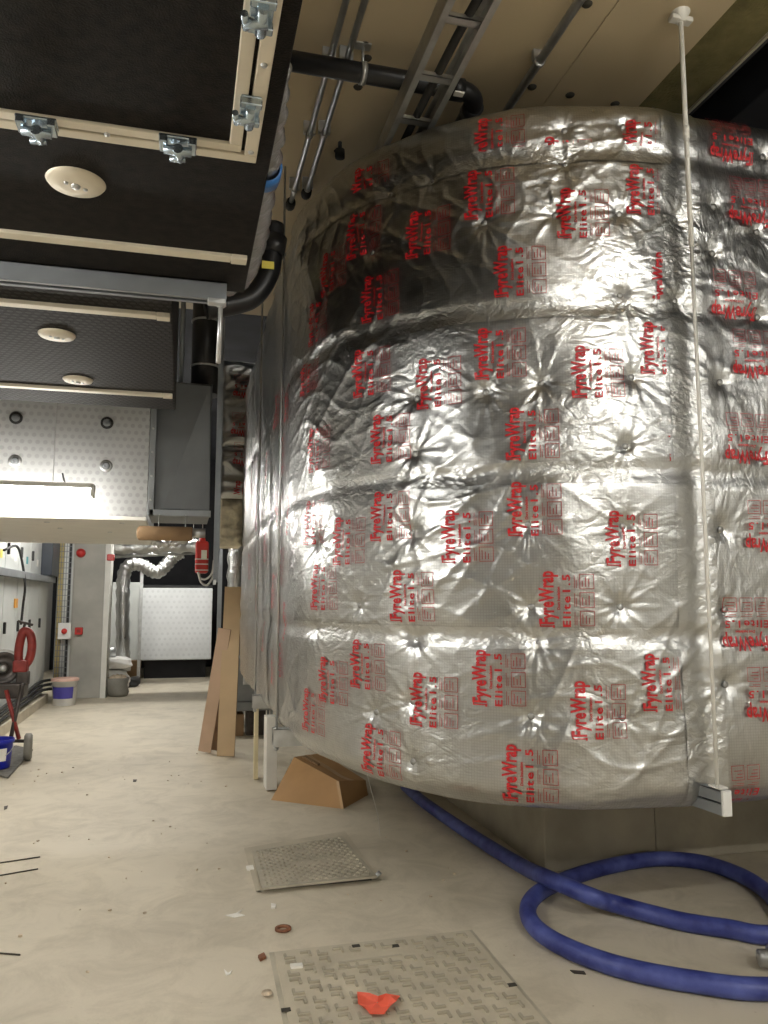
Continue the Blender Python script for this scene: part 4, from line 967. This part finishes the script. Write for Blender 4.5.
G = [p_*[1, 1, 0]+Z3*.006 for p_ in (atZ(256, 892, 0), atZ(381, 881, 0), atZ(345, 832, 0), atZ(244, 849, 0))]
mb = MB(); inn = [p_*[1, 1, 0]+Z3*.006 for p_ in Q]; mb.add(G+inn+[p_-Z3*.005 for p_ in G], [(0,1,5,4),(1,2,6,5),(2,3,7,6),(3,0,4,7),(0,8,9,1),(1,9,10,2),(2,10,11,3),(3,11,8,0)]); mb.build('frame', 'cover_dust', mh)
MB().box(Q[0][0]+.02, Q[1][0]-.02, Q[0][1]+.05, Q[2][1]-.05, -.0, .004).build('pit', 'joint', mh)
q = atZ(377, 874, .03); MB().tube([q-X3*.015-Z3*.02, q+X3*.02+Z3*.01], .014, 8).build('lifting_key', 'galv', mh)
# large studded cover
Q = [np.array([.43, 2.72, .012]), np.array([1.385, 2.72, .012]), np.array([1.40, 3.75, .012]), np.array([.452, 3.75, .012])]
mh = thing('inspection_cover', 'large square dusty cover with bracket shaped studs and torn red paper on it', 'manhole cover', (.92, 3.23, 0), 'floor access covers')
f = quadmap(Q); mb = MB(); mb.add([*Q, *[p_-Z3*.011 for p_ in Q]], [(0,1,2,3),(7,6,5,4),(0,4,5,1),(1,5,6,2),(2,6,7,3),(3,7,4,0)])
n = 12
mb.cur = 1
for i in range(n):
    for j in range(n):
        a = f((i+.5)/n*.95+.025, (j+.5)/n*.95+.025)
        if 3 <= i <= 7 and j == 10: continue
        fl = 1 if (i+j) % 2 else -1; hw = .024
        def bar(x0, x1, y0, y1): mb.box(a[0]+x0, a[0]+x1, a[1]+y0, a[1]+y1, .012, .022)
        if (i//1+j) % 2: bar(-hw, hw, -fl*.019-.006, -fl*.019+.006); bar(-hw, -hw+.012, -.019, .019)
        else: bar(-hw, hw, -fl*.019-.006, -fl*.019+.006); bar(hw-.012, hw, -.019, .019)
mb.build('cover_plate', ['cover_dust', 'cover_stud'], mh, bevel=.0015, seg=1)
mb = MB(); t = .05
G = [np.array([.43-.02, 2.70, .004]), np.array([1.405, 2.70, .004]), np.array([1.42, 3.77, .004]), np.array([.432, 3.77, .004])]
mb.add(G+[p_*[1, 1, 0]+Z3*.004 for p_ in Q]+[p_-Z3*.004 for p_ in G], [(0,1,5,4),(1,2,6,5),(2,3,7,6),(3,0,4,7),(0,8,9,1),(1,9,10,2),(2,10,11,3),(3,11,8,0)]); mb.build('frame', 'cover', mh)
mb = MB()
for px, py in ((286,1010),(512,985),(356,946),(395,946)):
    q = atZ(px, py, .013); mb.box(q[0]-.018, q[0]+.018, q[1]-.012, q[1]+.012, .012, .016)
mb.build('key_slot', 'joint', mh)
mb = MB()
for k in range(2): q0, q1 = atZ(338, 963+6*k, .013), atZ(402, 955+6*k, .013); d = (q1-q0); mb.obox((q0+q1)/2, (d/np.linalg.norm(d), np.cross(Z3, d/np.linalg.norm(d)), Z3), (np.linalg.norm(d)/2, .006, .003))
mb.build('cast_rib', 'cover', mh)
# torn red paper
pts = [(357,993),(370,997),(378,1001),(386,997),(400,998),(396,1006),(390,1011),(384,1017),(370,1017),(364,1011),(358,1008)]
cen = atZ(377, 1006, .02); ring = [atZ(x_, y_, .02) for x_, y_ in pts]; mb = MB(); vs = [cen+Z3*.01]; n = len(ring)
vs += [cen+(p_-cen)*.55+Z3*(.004+.018*math.sin(i*1.9)) for i, p_ in enumerate(ring)]+[p_+Z3*(.004+.014*abs(math.sin(i*2.3))) for i, p_ in enumerate(ring)]
mb.add(vs, [(0, 1+i, 1+(i+1) % n) for i in range(n)]+[(1+i, 1+n+i, 1+n+(i+1) % n, 1+(i+1) % n) for i in range(n)])
rp = mb.build('torn_paper', 'red_paper'); so = rp.modifiers.new('thickness', 'SOLIDIFY'); so.thickness = .0015
tag(rp, 'crumpled torn piece of red paper on the large floor cover', 'paper scrap')

# ------------------------------------------------------------------ blue hose
HR = .043
def hp(x, y, lift=0.): 
    p_ = atZ(x, y, HR+lift+.002); return p_
pts = [hp(405, 786), hp(425, 803), hp(470, 834), hp(520, 865, .02), hp(545, 877, .075), hp(566, 886, .09), hp(590, 896, .075), hp(615, 904, .02), hp(680, 921), hp(730, 929), hp(768, 935)]
e = pts[-1]; 
pts += [e+np.array([.35, -.03, 0]), e+np.array([.9, .05, 0]), e+np.array([1.25, .4, 0]), e+np.array([1.0, .72, 0])+Z3*.0]
pts += [hp(800, 925), hp(768, 893), hp(740, 875), hp(700, 862), hp(655, 859), hp(610, 866), hp(570, 878), hp(540, 892), hp(528, 908), hp(535, 927), hp(565, 947), hp(620, 967), hp(690, 981), hp(768, 989)]
e = pts[-1]; pts += [e+np.array([.5, -.05, 0]), e+np.array([1.4, .0, 0])]
for p_ in pts: p_[2] = max(p_[2], HR+.002)
S_ = spline(pts, 10)
mb = MB().tube(S_, HR, 16); tag(mb.build('water_hose', 'hose'), 'thick scuffed blue hose looping over the floor in front of the plinth', 'hose')
p = atZ(772, 958, .06); hc = thing('hose_coupling', 'grey metal hose coupling lying at the frame edge inside the blue loop', 'coupling', (p[0], p[1], 0))
MB().lathe([(0, -.08), (.035, -.08), (.038, -.03), (.055, -.03), (.055, .03), (.038, .03), (.035, .09), (0, .09)], (p[0]+.03, p[1], .056), (1, -.3, 0), 20).build('coupling_body', 'galv', hc)
MB().tube([(p[0]+.0, p[1]-.05, .05), (p[0]-.03, p[1]-.11, .04)], .012, 8).build('lug', 'galv', hc)

# ------------------------------------------------------------------ bits on the floor
def flat(name, label, cat, pts, m, h=.004, group=None):
    P2 = [tuple(atZ(x_, y_, 0)[:2]) for x_, y_ in pts]
    ar = sum(P2[i][0]*P2[(i+1) % len(P2)][1]-P2[(i+1) % len(P2)][0]*P2[i][1] for i in range(len(P2)))
    if ar < 0: P2 = P2[::-1]
    return tag(MB().prism(P2, .001, .001+h).build(name, m), label, cat, group)
def rod(label, p0_, p1_, r=.004, m='dark_bit', name='steel_rod', g='loose rods on the floor'):
    a, b = atZ(*p0_, r), atZ(*p1_, r); a[2] = b[2] = r+.001
    tag(MB().tube([a, b], r, 8).build(name, m), label, 'rod', g)
rod('thin dark rod on the pale floor, further of the parallel pair', (-60, 872), (40, 857)); rod('thin dark rod on the pale floor, nearer of the parallel pair', (-60, 886), (38, 869))
rod('short dark rod lying alone on the floor near the frame edge', (-30, 951), (20, 955))
p = atZ(283, 930, 0); tag(MB().lathe([(.022, .002), (.04, .002), (.04, .012), (.022, .012), (.022, .002)], (p[0], p[1], 0), n=20).build('rusty_washer', 'rust'), 'round rusty washer on the floor above the large cover', 'washer')
flat('dark_chip', 'small dark chip on the floor beside the corner of the large cover', 'debris', [(258,958),(264,955),(266,959),(260,962)], 'rust', .012)
flat('paper_scrap', 'twisted white paper strip on the floor between the two covers', 'paper scrap', [(225,916),(234,918),(245,916),(238,914),(243,910),(236,914)], 'white_paper')
flat('paper_scrap', 'white scrap on the near corner of the small cover frame', 'paper scrap', [(246,868),(253,867),(254,871),(247,871)], 'white_paper', .012)
flat('paper_scrap', 'tiny white flake on the floor below the small cover', 'paper scrap', [(271,905),(276,906),(275,909),(271,909)], 'white_paper', .01)
flat('paper_scrap', 'white torn strip lying on the large cover', 'paper scrap', [(290,969),(302,968),(303,971),(291,972)], 'white_paper', .022)
flat('paper_scrap', 'pale crescent flake on the open floor left of the large cover', 'paper scrap', [(224,970),(228,974),(232,971),(230,975),(226,976)], 'white_paper')
flat('dark_chip', 'small dark flake far out on the pale floor by the parallel rods', 'debris', [(4,807),(8,806),(7,809),(4,810)], 'dark_bit')
flat('dark_chip', 'small dark flake on the floor in front of the planks', 'debris', [(133,780),(137,780),(136,782),(133,782)], 'dark_bit')
flat('dark_chip', 'dark sliver on the floor inside the blue hose loop', 'debris', [(570,971),(584,972),(586,975),(574,974)], 'dark_bit')
p = atZ(339, 982, .02); tag(MB().lathe([(0, .02), (.02, .019), (.024, .012)], (p[0]-.3, p[1], 0), n=10).build('stone_chip', 'rubble'), 'small stone chip on the floor beside the large cover', 'debris')
q = atZ(522, 1002, .014)
rnd = random.Random(3); mb = MB()
for k in range(140):
    x_, y_ = rnd.uniform(-1.8, 2.8), rnd.uniform(2.2, 9); s_ = rnd.uniform(.003, .009)
    if .35 < x_ < 1.5 and 2.6 < y_ < 3.9 or .3 < x_ < 1.3 and 4.4 < y_ < 7 or x_ > 2: continue
    a = rnd.uniform(0, 6); mb.obox((x_, y_, s_*.5+.0005), ((math.cos(a), math.sin(a), 0), (-math.sin(a), math.cos(a), 0), Z3), (s_, s_*rnd.uniform(.3, .8), s_*.5))
tag(mb.build('grit', 'rubble'), 'scattered grit and crumbs on the pale screed floor', 'grit', kind='stuff')
# hanging thread of film below the wrap
a = surf(*hit(365, 786)); b = atZ(380, 836, .005)
tag(MB().tube(spline([surf(np.array(hit(363, 775)[0]), np.array(ZB+.04), .004), (a+b)/2+np.array([.01, 0, -.03]), b], 6), .0012, 5).build('film_thread', 'whitecable'), 'thin clear thread hanging from the duct wrap to the floor', 'thread')
